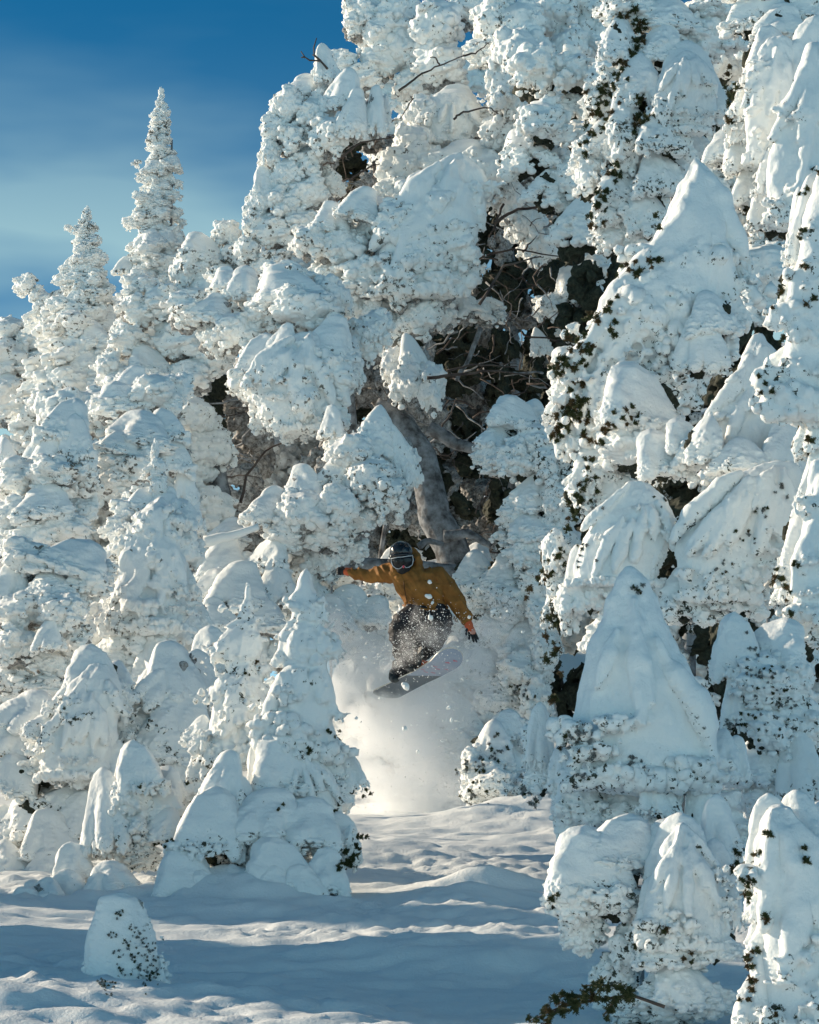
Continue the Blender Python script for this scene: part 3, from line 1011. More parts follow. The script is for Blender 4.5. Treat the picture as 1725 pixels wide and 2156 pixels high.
# left middle
L = [(327, 950, 18, 50, 'C'), (333, 985, 38, 40, 'C'), (325, 1000, 50, 34, 'S'), (335, 1025, 34, 50, 'C')]
make_tree('knobbly snow-covered fir with a thin twisted tip, left middle', (310, 27), L + [
    (300, 1060, 90, 70, 'P'), (345, 1060, 80, 70, 'P'), (270, 1085, 90, 70, 'C'), (330, 1110, 110, 80, 'C', -.2), (385, 1100, 80, 90, 'C'), (260, 1130, 90, 70, 'C', -.1), (300, 1150, 90, 90, 'P', -.3),
    (370, 1160, 90, 90, 'C', -.2), (240, 1180, 80, 60, 'C'), (310, 1200, 110, 80, 'P', -.3), (260, 1230, 110, 80, 'C', -.2), (380, 1220, 80, 90, 'P', 0), (405, 1170, 50, 70, 'C', .1), (340, 1260, 110, 90, 'P', -.4),
    (240, 1290, 110, 90, 'F', -.2), (300, 1320, 130, 110, 'F', -.4), (380, 1300, 90, 110, 'P', -.1), (200, 1330, 100, 100, 'C', 0), (250, 1380, 120, 110, 'F', -.3), (330, 1390, 110, 110, 'P', -.5), (190, 1400, 90, 90, 'C', 0),
    (410, 1290, 70, 80, 'P', .3), (400, 1370, 90, 90, 'P', .2), (330, 1120, 40, 40, 'C', -.3)], seed=12, core='far', fill=1)
make_tree('snow-capped tree with a broad slanting cap behind the knobbly fir', (290, 29.5), [
    (300, 905, 150, 76, 'P', 0, .25), (250, 935, 100, 60, 'P', -.1), (355, 900, 80, 80, 'P', .1), (250, 975, 100, 60, 'C'), (370, 960, 80, 90, 'P', .1), (290, 980, 100, 70, 'C'), (230, 1010, 80, 60, 'C'), (390, 1020, 60, 90, 'P', .2),
    (260, 840, 110, 70, 'P', .6), (330, 830, 110, 80, 'C', .6), (280, 800, 80, 60, 'P', .8), (360, 860, 60, 60, 'C', .6), (220, 860, 80, 60, 'C', .6), (400, 1080, 60, 80, 'P', .2), (380, 820, 50, 70, 'C', .7)], seed=13, core='far', fill=1)
make_tree('bulky snowy fir at the left edge with a rounded shoulder', (120, 29), [
    (135, 890, 110, 100, 'P', 0), (100, 940, 100, 120, 'P', 0, .2), (165, 930, 80, 110, 'P', -.1), (110, 1000, 130, 70, 'C', -.2), (180, 1000, 90, 70, 'C', 0), (50, 1010, 110, 90, 'C', 0), (20, 970, 70, 90, 'F', .3),
    (90, 1060, 130, 80, 'P', -.3), (30, 1090, 110, 80, 'C', -.1), (130, 1110, 120, 70, 'C', -.2), (70, 1130, 100, 70, 'C', -.2), (170, 1080, 70, 60, 'C', .2), (10, 1150, 90, 80, 'P', 0)], seed=14, core='far', fill=1, trunk=[P(168, 1200, 29.4), P(150, 900, 29.4)])
make_tree('shaggy snow-loaded tree with drooping boughs, left edge', (110, 25.5), [
    (150, 1180, 160, 100, 'P', 0, .3), (60, 1180, 110, 90, 'C', .1), (20, 1230, 100, 90, 'P', .1), (110, 1240, 130, 80, 'F', -.1), (190, 1210, 100, 80, 'P', 0), (50, 1290, 130, 80, 'C', 0), (130, 1290, 90, 80, 'C', -.2),
    (100, 1340, 70, 60, 'P', -.3), (30, 1360, 110, 80, 'C', 0), (140, 1240, 100, 90, 'P', .1), (110, 1400, 90, 60, 'C', .2), (20, 1430, 110, 60, 'C', .3), (80, 1450, 110, 50, 'C', .3), (160, 1350, 90, 70, 'C', .1)], seed=15, core='far', fill=1)
make_tree('big smooth-topped drooping boughs low on the left edge', (150, 23.5), [
    (205, 1420, 120, 110, 'P', -.3, .1), (160, 1470, 110, 110, 'P', -.3, .3), (240, 1480, 90, 110, 'C', -.1), (120, 1530, 120, 100, 'P', -.3, .4), (190, 1540, 110, 100, 'C', -.2), (60, 1500, 140, 90, 'P', 0, .4), (20, 1550, 110, 100, 'P', 0, .4),
    (250, 1560, 100, 80, 'C', 0), (100, 1610, 130, 80, 'C', -.1), (170, 1620, 110, 90, 'P', -.2, .4), (40, 1640, 120, 90, 'P', -.1, .4), (130, 1690, 120, 90, 'F', -.2, .3), (210, 1600, 110, 100, 'P', -.3, .5), (60, 1720, 120, 100, 'F', -.2), (20, 1750, 100, 100, 'P', -.1),
    (110, 1760, 120, 100, 'P', -.4), (160, 1720, 110, 100, 'P', -.3), (30, 1820, 110, 90, 'F', -.4), (90, 1830, 100, 80, 'P', -.5), (20, 1880, 80, 70, 'P', -.5)], near=True, seed=16, core='dark', fill=1)
make_tree('snowy fir with ridged fingers between the slim firs and the left edge', (370, 23.8), [
    (370, 1420, 130, 130, 'P', -.2), (330, 1450, 100, 110, 'P', -.3, .3), (300, 1500, 110, 110, 'P', -.2, .3), (380, 1500, 130, 110, 'P', -.3), (340, 1550, 130, 110, 'F', -.4), (270, 1560, 120, 110, 'F', -.2, .3), (420, 1560, 110, 130, 'P', -.1),
    (230, 1610, 110, 90, 'F', -.3, .3), (430, 1440, 100, 130, 'P', .2), (450, 1380, 110, 110, 'P', .4), (310, 1620, 100, 90, 'F', -.3), (390, 1620, 120, 110, 'F', -.4), (250, 1660, 90, 70, 'C', -.3), (330, 1690, 100, 90, 'C', -.3), (400, 1690, 100, 90, 'C', -.2)], near=True, seed=17, core='far', fill=1)
# slim front firs
_t = make_tree('slim pointed fir, left of the two small ones beside the powder cloud', (500, 22.2), [
    (440, 1600, 80, 90, 'P', -.25), (430, 1545, 80, 70, 'F', -.2, .3), (480, 1570, 90, 90, 'P', -.25), (545, 1550, 80, 80, 'C', 0), (460, 1600, 60, 70, 'F', -.25)], near=True, seed=18, core='far', fill=1)
add_mantle(_t, 520, 22.0, [(1226, 515, 523), (1262, 511, 529), (1285, 500, 534), (1318, 478, 545), (1350, 452, 560), (1378, 446, 556), (1392, 476, 548), (1430, 462, 556), (1480, 430, 570), (1530, 412, 580), (1570, 405, 590), (1600, 410, 585)], patches=40, ridges=14, bf=24, voxel=0.010, depth=.75, pmax=.9)
_t = make_tree('blunt-topped slim fir just left of the powder cloud', (630, 21.8), [
    (590, 1550, 100, 90, 'P', -.1), (670, 1560, 110, 60, 'F', -.2),
    (620, 1620, 170, 130, 'P', -.35), (690, 1610, 80, 90, 'P', -.2), (730, 1630, 70, 80, 'P', -.15, -.3), (560, 1620, 80, 110, 'P', -.2), (660, 1690, 100, 90, 'F', -.35), (710, 1680, 70, 60, 'C', -.2)], near=True, seed=19, core='dark', fill=1)
add_mantle(_t, 521, 21.6, [(1186, 626, 656), (1206, 612, 668), (1245, 606, 676), (1275, 598, 684), (1300, 610, 672), (1335, 585, 696), (1370, 580, 700), (1395, 596, 690), (1440, 560, 714), (1500, 545, 722), (1550, 545, 726), (1580, 560, 716)], patches=46, ridges=14, bf=24, voxel=0.010, depth=.75, pmax=.9)
make_tree('snow-smothered low boughs spreading on the ground below the slim firs', (600, 21.3), [
    (470, 1640, 90, 110, 'P', -.1), (500, 1690, 110, 110, 'P', -.1), (430, 1740, 150, 150, 'P', -.3), (560, 1720, 170, 110, 'P', -.2), (640, 1740, 170, 110, 'P', -.2), (690, 1760, 130, 90, 'P', -.1), (600, 1830, 150, 120, 'P', -.4), (680, 1840, 110, 100, 'P', -.4),
    (540, 1800, 110, 110, 'C', -.1), (640, 1860, 90, 70, 'P', -.5), (500, 1790, 80, 80, 'C', 0), (570, 1860, 90, 70, 'P', -.5), (730, 1790, 60, 90, 'C', -.2)], near=True, seed=20, core='dark', fill=1)
make_tree('smooth snow-plastered bulge leaning beside a rounded cap, lower left', (230, 21.6), [
    (225, 1710, 100, 170, 'P', 0, -.1), (215, 1760, 80, 90, 'P', .05), (300, 1620, 100, 110, 'P', -.1), (280, 1680, 90, 90, 'C', 0), (330, 1700, 100, 110, 'F', 0), (350, 1660, 90, 80, 'P', .1, .3), (290, 1750, 90, 80, 'C', 0), (350, 1740, 100, 70, 'F', -.1),
    (240, 1850, 110, 70, 'P', -.3), (200, 1870, 60, 60, 'P', -.35), (300, 1800, 90, 60, 'C', .1), (160, 1820, 90, 80, 'P', 0), (100, 1880, 90, 60, 'P', -.4), (60, 1895, 80, 50, 'P', -.45), (150, 1870, 90, 70, 'P', -.2)], near=True, seed=21, core='far', fill=1)
make_tree('big dome of snow over a buried bush, lower left', (400, 20.9), [
    (402, 1865, 165, 135, 'P', 0), (370, 1885, 90, 90, 'P', -.05), (440, 1885, 90, 90, 'P', -.05)], near=True, seed=22, cat='bush', name='snowy_bush', core='far', fill=0)
make_tree('small egg-shaped snow-packed fir standing alone in the lower left snow', (268, 15.9), [
    ], near=True, seed=23, core=None, fill=0, trunk=False)

# behind the powder, and between the cloud and the big right trees
make_tree('dark little snowy bush at the right foot of the powder cloud', (1040, 29), [
    (1035, 1570, 100, 100, 'F'), (1000, 1610, 80, 80, 'C'), (1070, 1600, 90, 110, 'F', .2), (1030, 1650, 110, 90, 'C', -.1), (1080, 1670, 90, 80, 'C', 0), (1000, 1670, 60, 60, 'C', -.1), (1060, 1530, 90, 70, 'P', .2), (1100, 1560, 80, 90, 'C', .3)], near=True, seed=24, cat='bush', name='snowy_bush', core='dark', fill=0)
make_tree('feathery rimed fir on the right of the dark hollow', (1150, 31), [
    (1095, 880, 120, 80, 'P', .2, .3), (1050, 925, 90, 70, 'P', .2, .3), (1130, 930, 110, 90, 'C', 0), (1030, 970, 90, 60, 'C', .2), (1090, 970, 100, 80, 'C', 0), (1160, 980, 110, 100, 'C', -.1), (1110, 1040, 110, 90, 'F', 0), (1170, 1060, 100, 90, 'C', -.1),
    (1080, 1090, 80, 60, 'C', .1), (1130, 1110, 120, 80, 'F', -.1), (1060, 1140, 60, 40, 'S', .2), (1180, 1130, 80, 90, 'C', 0), (1110, 1170, 90, 70, 'C', 0), (1000, 1200, 100, 80, 'F', .6), (1070, 1200, 110, 90, 'P', .3), (1010, 1250, 110, 90, 'C', .6),
    (1080, 1270, 110, 90, 'C', .2), (1140, 1230, 100, 100, 'C', 0), (1050, 1330, 110, 80, 'C', .4), (1110, 1340, 110, 90, 'F', .2), (1030, 1390, 110, 70, 'F', .5), (1100, 1410, 110, 80, 'C', .1), (1060, 1470, 100, 70, 'C', .3), (1130, 1470, 90, 90, 'C', 0),
    (1150, 1380, 80, 90, 'C', 0), (1150, 1300, 80, 90, 'C', 0)], near=True, seed=25, core='dark', fill=1)
make_tree('dim rimed boughs deep in the shade behind the dark hollow', (1180, 37.5), [
    (1210, 600, 100, 80, 'P'), (1250, 560, 90, 80, 'C'), (1215, 690, 90, 80, 'C'), (1150, 650, 60, 60, 'C'), (1140, 720, 50, 60, 'F'), (1220, 770, 80, 80, 'C'), (1260, 640, 90, 90, 'C'), (1020, 660, 70, 40, 'C', -1), (1200, 850, 70, 70, 'C')], seed=26, core='dark', fill=0, trunk=False)
make_tree('mound-like snowy shrubs deep behind the powder cloud', (900, 34.2), [
    (760, 1340, 120, 90, 'P'), (850, 1330, 110, 100, 'C'), (930, 1280, 110, 90, 'P', .3), (980, 1300, 110, 100, 'C'), (900, 1400, 130, 110, 'P', -.2), (980, 1420, 120, 110, 'F'), (800, 1440, 130, 110, 'P', -.2), (1040, 1440, 120, 100, 'C'),
    (740, 1500, 130, 110, 'P', -.4), (880, 1500, 140, 110, 'C', -.3), (970, 1520, 120, 110, 'P', -.4), (820, 1570, 140, 120, 'P', -.6), (920, 1600, 140, 110, 'F', -.6), (760, 1620, 130, 120, 'P', -.8), (1000, 1600, 120, 120, 'C', -.5), (860, 1670, 150, 110, 'P', -1),
    (960, 1690, 120, 90, 'P', -1), (1060, 1500, 110, 110, 'C', -.2), (1100, 1570, 100, 100, 'C', -.3), (820, 1250, 130, 90, 'C', .6), (900, 1220, 120, 80, 'P', .8), (840, 1180, 90, 60, 'P', 1.2), (1000, 1180, 90, 70, 'P', .8)], seed=36, cat='bush', name='snowy_bush', core='far', fill=1)
# upper right tree with green sprigs
make_tree('tall snow-draped hemlock, green sprigs along its left boughs, upper right', (1350, 23.5), [
    (1330, 20, 130, 90, 'C', .2), (1410, 30, 150, 80, 'F', .1), (1500, 20, 140, 70, 'C', .3), (1300, 80, 90, 110, 'F', 0), (1380, 90, 110, 100, 'F', 0), (1460, 90, 130, 110, 'C', .3), (1540, 60, 110, 90, 'F', .3),
    (1445, 180, 170, 190, 'P', -.1), (1350, 170, 100, 120, 'F', -.1), (1290, 190, 90, 100, 'C', .1), (1260, 220, 90, 80, 'C', .2), (1330, 250, 100, 110, 'F', -.1), (1400, 270, 130, 130, 'F', -.2), (1270, 280, 90, 90, 'F', .1), (1250, 320, 90, 70, 'C', .2),
    (1310, 320, 100, 110, 'C', 0), (1390, 360, 120, 120, 'F', -.1), (1240, 380, 80, 80, 'C', .2), (1300, 400, 110, 110, 'F', 0), (1370, 440, 110, 120, 'F', 0), (1280, 450, 90, 80, 'C', .1), (1290, 500, 90, 70, 'C', .2), (1350, 510, 90, 80, 'C', .2),
    (1460, 300, 90, 80, 'P', .4), (1430, 330, 80, 80, 'C', .4)], near=True, seed=27, core='dark', fill=1, trunk=[P(1450, 1000, 24.2), P(1450, -60, 24.2)])
make_tree('big smooth snow-laden boughs in the top right corner', (1620, 21), [(1590, 20, 150, 110, 'P', .6), (1690, 10, 150, 110, 'F', .5), (1730, 70, 120, 120, 'P', .4), (1640, 50, 120, 90, 'P', .4), (1600, -30, 150, 80, 'P', .6), (1720, -40, 130, 90, 'P', .5), 
    (1620, 130, 130, 160, 'P', 0), (1590, 200, 110, 160, 'P', .1, .1), (1650, 220, 120, 150, 'P', 0), (1690, 120, 110, 170, 'P', -.1, .2), (1660, 330, 120, 210, 'P', -.1, .25), (1710, 250, 110, 220, 'P', -.2, .2), (1560, 270, 60, 90, 'C', .2),
    (1590, 330, 130, 90, 'P', .3), (1540, 310, 110, 80, 'P', .4), (1640, 440, 130, 110, 'P', .1), (1590, 400, 110, 90, 'P', .3), (1700, 400, 110, 160, 'P', 0)], near=True, seed=28, core='dark', fill=0)

# the pointed right tree
_t = make_tree('pointed snow-plastered fir, sharpest peak on the right', (1430, 19), [
    (1500, 660, 120, 100, 'F', -.3), (1480, 725, 120, 120, 'P', -.3, .1), (1200, 830, 110, 100, 'C', .15), (1540, 640, 80, 110, 'F', -.1), (1560, 560, 50, 90, 'C', 0),
    (1355, 850, 185, 150, 'P', -.4, .15), (1345, 930, 170, 120, 'C', -.3), (1400, 900, 90, 130, 'C', -.2), (1250, 900, 110, 120, 'C', .1), (1210, 910, 100, 120, 'C', .15), (1260, 970, 120, 110, 'F', .05), (1230, 1030, 100, 110, 'C', .1), (1280, 1020, 110, 110, 'F', .05)], near=True, seed=29, core='dark', fill=1)
add_mantle(_t, 501, 19, [(292, 1462, 1486), (312, 1444, 1505), (345, 1422, 1532), (400, 1388, 1562), (470, 1350, 1580), (540, 1308, 1588), (610, 1262, 1585), (680, 1215, 1560), (730, 1180, 1500), (790, 1160, 1450), (850, 1165, 1420)], patches=44, ridges=18, voxel=0.0075, bf=28, depth=0.42, pmax=.7)
_t = make_tree('smooth wide-skirted snowy tree below the pointed fir, right side', (1450, 17.8), [
    (1470, 930, 110, 100, 'F', .1), (1560, 960, 130, 80, 'F', 0), (1650, 940, 110, 110, 'P', .1), (1230, 1220, 110, 130, 'F', 0), (1300, 1210, 120, 120, 'F', 0), (1450, 1250, 150, 130, 'F', -.1),
    (1540, 1240, 150, 110, 'F', -.1), (1620, 1240, 100, 110, 'C', .2), (1170, 1180, 80, 120, 'C', .2), (1190, 1270, 90, 120, 'C', .2), (1690, 1150, 100, 130, 'P', .1), (1400, 960, 120, 110, 'P', .3), (1600, 800, 110, 150, 'P', .4)], near=True, seed=30, core='dark', fill=1)
add_mantle(_t, 502, 18.1, [(690, 1585, 1625), (740, 1555, 1660), (800, 1520, 1680), (860, 1480, 1690), (920, 1450, 1690), (975, 1440, 1660)], patches=16, ridges=8, low=.3, depth=.45)
add_mantle(_t, 503, 17.6, [(960, 1590, 1690), (985, 1520, 1725), (1020, 1450, 1750), (1080, 1400, 1770), (1150, 1380, 1740), (1210, 1395, 1650), (1250, 1410, 1600)], patches=16, ridges=9, depth=.40)
add_mantle(_t, 504, 17.7, [(1005, 1310, 1380), (1040, 1270, 1430), (1090, 1225, 1450), (1140, 1195, 1440), (1190, 1180, 1420), (1225, 1185, 1400)], patches=8, ridges=6, depth=.45)
make_tree('sunlit-edged snowy tree cut off by the right edge', (1745, 17), [
    (1712, 470, 100, 200, 'P', 0, .2), (1690, 600, 110, 180, 'F', 0, .1), (1720, 700, 130, 180, 'P', -.05), (1660, 780, 120, 120, 'F', 0, .3), (1710, 830, 110, 150, 'F', 0), (1715, 900, 90, 110, 'P', 0), (1720, 1010, 80, 150, 'P', 0, .1), (1690, 1130, 90, 140, 'P', 0),
    (1700, 1220, 110, 120, 'F', -.05), (1665, 1230, 70, 80, 'C', 0), (1700, 1310, 90, 90, 'F', 0), (1720, 560, 90, 160, 'P', 0)], near=True, seed=31, core='dark', fill=1)
_t = make_tree('large bell-shaped snow-covered fir in the right foreground', (1350, 15.8), [
    (1495, 1600, 120, 120, 'F', -.12), (1235, 1650, 140, 130, 'F', -.12), (1325, 1690, 140, 90, 'F', -.15), (1195, 1625, 80, 110, 'F', -.08), (1290, 1625, 80, 50, 'C', -.3), (1430, 1640, 110, 60, 'C', -.2), (1240, 1700, 130, 110, 'C', -.1), (1205, 1740, 70, 100, 'C', 0), (1450, 1620, 120, 90, 'C', -.1),
    (1140, 1555, 66, 130, 'P', .1, .1), (1145, 1630, 70, 80, 'F', .1), (1545, 1600, 66, 90, 'P', -.1), (1388, 1672, 92, 92, 'P', -.4), (1480, 1710, 84, 100, 'P', -.35)], near=True, seed=32, core='dark', fill=1, fill_kind='C')
add_mantle(_t, 505, 15.5, [(1186, 1312, 1352), (1205, 1285, 1385), (1250, 1262, 1412), (1310, 1238, 1432), (1360, 1212, 1458), (1420, 1190, 1500), (1480, 1172, 1535), (1530, 1162, 1550), (1580, 1165, 1548), (1640, 1180, 1510)], patches=16, ridges=4, voxel=0.0095, bf=26, depth=0.55, pmax=.28)
make_tree('double-domed snowy lower boughs in the right foreground', (1400, 14.8), [
    (1300, 1780, 170, 120, 'P', 0), (1260, 1830, 190, 150, 'P', -.05, .1), (1200, 1890, 110, 110, 'C', -.05), (1290, 1890, 110, 90, 'C', -.05), (1230, 1950, 100, 110, 'C', .1), (1440, 1800, 150, 150, 'P', -.1), (1430, 1880, 190, 200, 'P', -.2), (1500, 1870, 110, 180, 'P', -.15, -.1),
    (1380, 1930, 100, 150, 'P', -.15), (1400, 1990, 130, 100, 'F', -.2), (1500, 1980, 120, 90, 'F', -.2), (1330, 1990, 100, 110, 'C', .1), (1450, 2070, 140, 110, 'F', -.15), (1400, 2110, 140, 90, 'C', 0), (1520, 1750, 90, 130, 'P', .1), (1490, 2110, 120, 70, 'C', -.05), (1300, 2060, 110, 100, 'C', .2), (1350, 2130, 110, 60, 'C', .1)],
    near=True, seed=33, core='dark', fill=1)
make_tree('rimed round-topped bush with dark needles, right of the bell-shaped fir', (1620, 16.6), [
    (1560, 1370, 110, 140, 'P', -.1, .1), (1620, 1360, 150, 110, 'P', 0), (1600, 1440, 130, 120, 'C', -.15), (1660, 1430, 110, 130, 'C', -.05), (1560, 1470, 80, 130, 'P', -.1), (1620, 1540, 120, 110, 'C', -.1), (1690, 1530, 110, 110, 'C', 0), (1590, 1600, 110, 110, 'F', 0), (1690, 1620, 110, 150, 'P', -.1), (1640, 1640, 110, 110, 'F', 0),
    (1600, 1680, 90, 100, 'C', .1)], near=True, seed=34, cat='bush', name='snowy_bush', core='dark', fill=1)
make_tree('snowy tree with green-needled left side in the bottom right corner', (1680, 13.6), [
    (1630, 1760, 110, 150, 'P', 0, .05), (1690, 1760, 130, 170, 'P', 0), (1650, 1860, 130, 160, 'P', -.05), (1720, 1900, 110, 170, 'P', -.05), (1640, 1960, 120, 150, 'P', -.05), (1710, 2020, 130, 150, 'P', -.1), (1640, 2060, 130, 140, 'P', -.05), (1610, 2120, 120, 110, 'F', -.1), (1690, 2130, 140, 110, 'P', -.1), (1600, 1880, 70, 110, 'C', 0)],
    near=True, seed=35, core='dark', fill=1)

_t = [o for o in COL.objects if o.get('label') and 'egg-shaped' in o['label']][0]
_k = M_PER(15.9)
link('snow_egg', egg(5, M['rime_near']), _t, P(270, 1998, 15.9), (0, 0.05, 0), (192 * _k, 170 * _k, 236 * _k))

_t = [o for o in COL.objects if o.get('label') and 'top right corner' in o['label']][0]
add_mantle(_t, 506, 20.9, [(55, 1610, 1680), (80, 1580, 1700), (140, 1562, 1700), (210, 1552, 1680), (280, 1555, 1650), (330, 1565, 1640)], patches=10, ridges=6, depth=.5)
add_mantle(_t, 507, 20.5, [(60, 1700, 1760), (130, 1668, 1790), (220, 1630, 1800), (320, 1600, 1800), (400, 1590, 1780), (450, 1600, 1740)], patches=8, ridges=7, depth=.5)
_t = [o for o in COL.objects if o.get('label') and 'cut off by the right edge' in o['label']][0]
add_mantle(_t, 508, 16.9, [(330, 1725, 1800), (420, 1695, 1820), (520, 1672, 1830), (620, 1650, 1830), (720, 1635, 1830), (790, 1605, 1800), (850, 1612, 1780)], patches=24, ridges=9, bf=24, depth=.5)
add_mantle(_t, 509, 16.8, [(960, 1712, 1760), (1040, 1690, 1790), (1130, 1668, 1800), (1210, 1648, 1800), (1290, 1660, 1790)], patches=12, ridges=6, bf=24, depth=.5)
_t = [o for o in COL.objects if o.get('label') and 'bottom right corner' in o['label']][0]
add_mantle(_t, 510, 13.5, [(1700, 1600, 1690), (1760, 1578, 1740), (1850, 1575, 1790), (1960, 1590, 1800), (2070, 1575, 1810), (2180, 1570, 1810)], patches=16, ridges=7, bf=22, depth=.5)
_t = [o for o in COL.objects if o.get('label') and 'double-domed' in o['label']][0]
add_mantle(_t, 511, 14.6, [(1735, 1420, 1460), (1775, 1385, 1500), (1840, 1355, 1540), (1900, 1340, 1555), (1950, 1345, 1550), (1990, 1360, 1530)], patches=10, ridges=7, bf=20, depth=.6)
_t = [o for o in COL.objects if o.get('label') and 'broad rimed boughs stepping' in o['label']][0]
add_mantle(_t, 512, 34.3, [(300, 940, 1000), (330, 880, 1040), (380, 830, 1060), (440, 800, 1050), (500, 770, 1030), (560, 760, 1010), (610, 770, 990)], near=False, patches=44, ridges=16, bf=20, depth=.45)
_t = [o for o in COL.objects if o.get('label') and 'snow-pillowed tree' in o['label']][0]
add_mantle(_t, 513, 31.9, [(690, 610, 690), (720, 540, 735), (760, 500, 748), (810, 495, 752), (860, 520, 745), (900, 560, 720)], near=False, patches=26, ridges=10, bf=18, depth=.45)
add_mantle(_t, 514, 32.4, [(552, 590, 630), (580, 540, 670), (620, 520, 700), (660, 530, 700), (690, 560, 680)], near=False, patches=12, ridges=6, bf=16, depth=.5)
_t = [o for o in COL.objects if o.get('label') and 'huge rimed old pine' in o['label']][0]
add_mantle(_t, 515, 36.2, [(20, 1080, 1130), (70, 1035, 1170), (140, 1015, 1200), (210, 1030, 1190), (270, 1060, 1180)], near=False, patches=34, ridges=9, bf=18, depth=.45)
add_mantle(_t, 516, 36.9, [(190, 900, 1000), (220, 870, 1030), (260, 860, 1030), (300, 875, 1010)], near=False, patches=10, ridges=4, bf=16, depth=.5)
_t = [o for o in COL.objects if o.get('label') and 'green sprigs along' in o['label']][0]
add_mantle(_t, 517, 23.3, [(95, 1420, 1480), (130, 1385, 1520), (180, 1365, 1535), (230, 1365, 1530), (275, 1380, 1500)], patches=12, ridges=7, bf=20, depth=.5)
_t = [o for o in COL.objects if o.get('label') and 'knobbly snow-covered' in o['label']][0]
add_mantle(_t, 522, 26.6, [(1035, 315, 348), (1062, 285, 372), (1095, 255, 400), (1130, 262, 392), (1170, 225, 412), (1220, 240, 410), (1270, 205, 420), (1320, 215, 415)], near=False, patches=46, ridges=12, bf=22, voxel=0.0095, depth=.6, pmax=.9)
_t = [o for o in COL.objects if o.get('label') and 'big smooth-topped' in o['label']][0]
add_mantle(_t, 518, 23.1, [(1395, 175, 235), (1430, 130, 262), (1480, 95, 275), (1540, 70, 270), (1590, 60, 255), (1630, 75, 240)], patches=18, ridges=8, bf=18, depth=.5)
_t = [o for o in COL.objects if o.get('label') and 'blunt-topped' in o['label']][0]
add_mantle(_t, 519, 21.5, [(1570, 600, 650), (1600, 560, 690), (1640, 535, 725), (1690, 530, 735), (1730, 550, 720)], patches=12, ridges=7, bf=18, depth=.6)

# ------------------------------------------------------------------ forest behind
SKX = [0, 120, 200, 300, 360, 400, 470, 520, 560, 600, 690, 720, 760, 800, 2000]
SKY_ = [760, 800, 780, 700, 660, 620, 560, 560, 420, 330, 260, 240, 150, 120, 60]


def thicket(label, x0, x1, Y, seed, bottom=1300, skip=None, step=84, near=False, core='far', size=1.25):
    r = np.random.default_rng(5000 + seed)
    lst, cores = [], []
    y = -60
    while y < bottom:
        x = x0
        while x < x1:
            xx, yy = x + r.uniform(-20, 20), y + r.uniform(-20, 20)
            if yy > np.interp(xx, SKX, SKY_) and not (skip and skip(xx, yy)):
                w = step * size * r.uniform(0.85, 1.2)
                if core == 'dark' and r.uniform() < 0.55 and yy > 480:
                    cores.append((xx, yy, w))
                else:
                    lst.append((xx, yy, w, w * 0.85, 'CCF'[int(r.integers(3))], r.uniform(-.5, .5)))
            x += step
        y += step * 0.8
    t = make_tree(label, ((x0 + x1) / 2, Y), lst, seed=seed + 300, core=core, fill=0, near=near, trunk=False)
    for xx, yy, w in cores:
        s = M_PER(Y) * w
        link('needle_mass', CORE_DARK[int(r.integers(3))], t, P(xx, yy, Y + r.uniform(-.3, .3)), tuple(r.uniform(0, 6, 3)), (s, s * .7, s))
    return t


def in_cave(x, y):
    return (890 < x < 1190 and 430 < y < 1000) or (700 < x < 800 and 250 < y < 400) or (740 < x < 1110 and 760 < y < 1200)


def cave_left(x, y):
    return in_cave(x, y) or (390 < x < 520 and 830 < y < 1120)


thicket('faint rimed trees filling behind the slender spires', -40, 380, 47, 1, bottom=1250)
thicket('shaded rimed trees behind the left boughs, above the tilted trunk', 380, 720, 43, 2, skip=cave_left, bottom=1300)
thicket('rimed trees behind the top middle of the big pine', 720, 1120, 45, 3, skip=in_cave, bottom=1350)
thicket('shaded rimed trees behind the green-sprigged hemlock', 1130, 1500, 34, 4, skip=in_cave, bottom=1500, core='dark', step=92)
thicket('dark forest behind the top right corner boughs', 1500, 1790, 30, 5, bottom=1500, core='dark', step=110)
thicket('snowy trees behind the left edge boughs', -40, 420, 33, 6, bottom=1500, skip=lambda x, y: y < 850 or (x < 60 and y < 990), step=90)
thicket('shadowy snow-crusted thicket behind the right foreground firs', 1180, 1790, 22, 7, bottom=1900, skip=lambda x, y: y < 700 or y < 1900 - (x - 1180) * 6, near=True, core='dark', step=120)


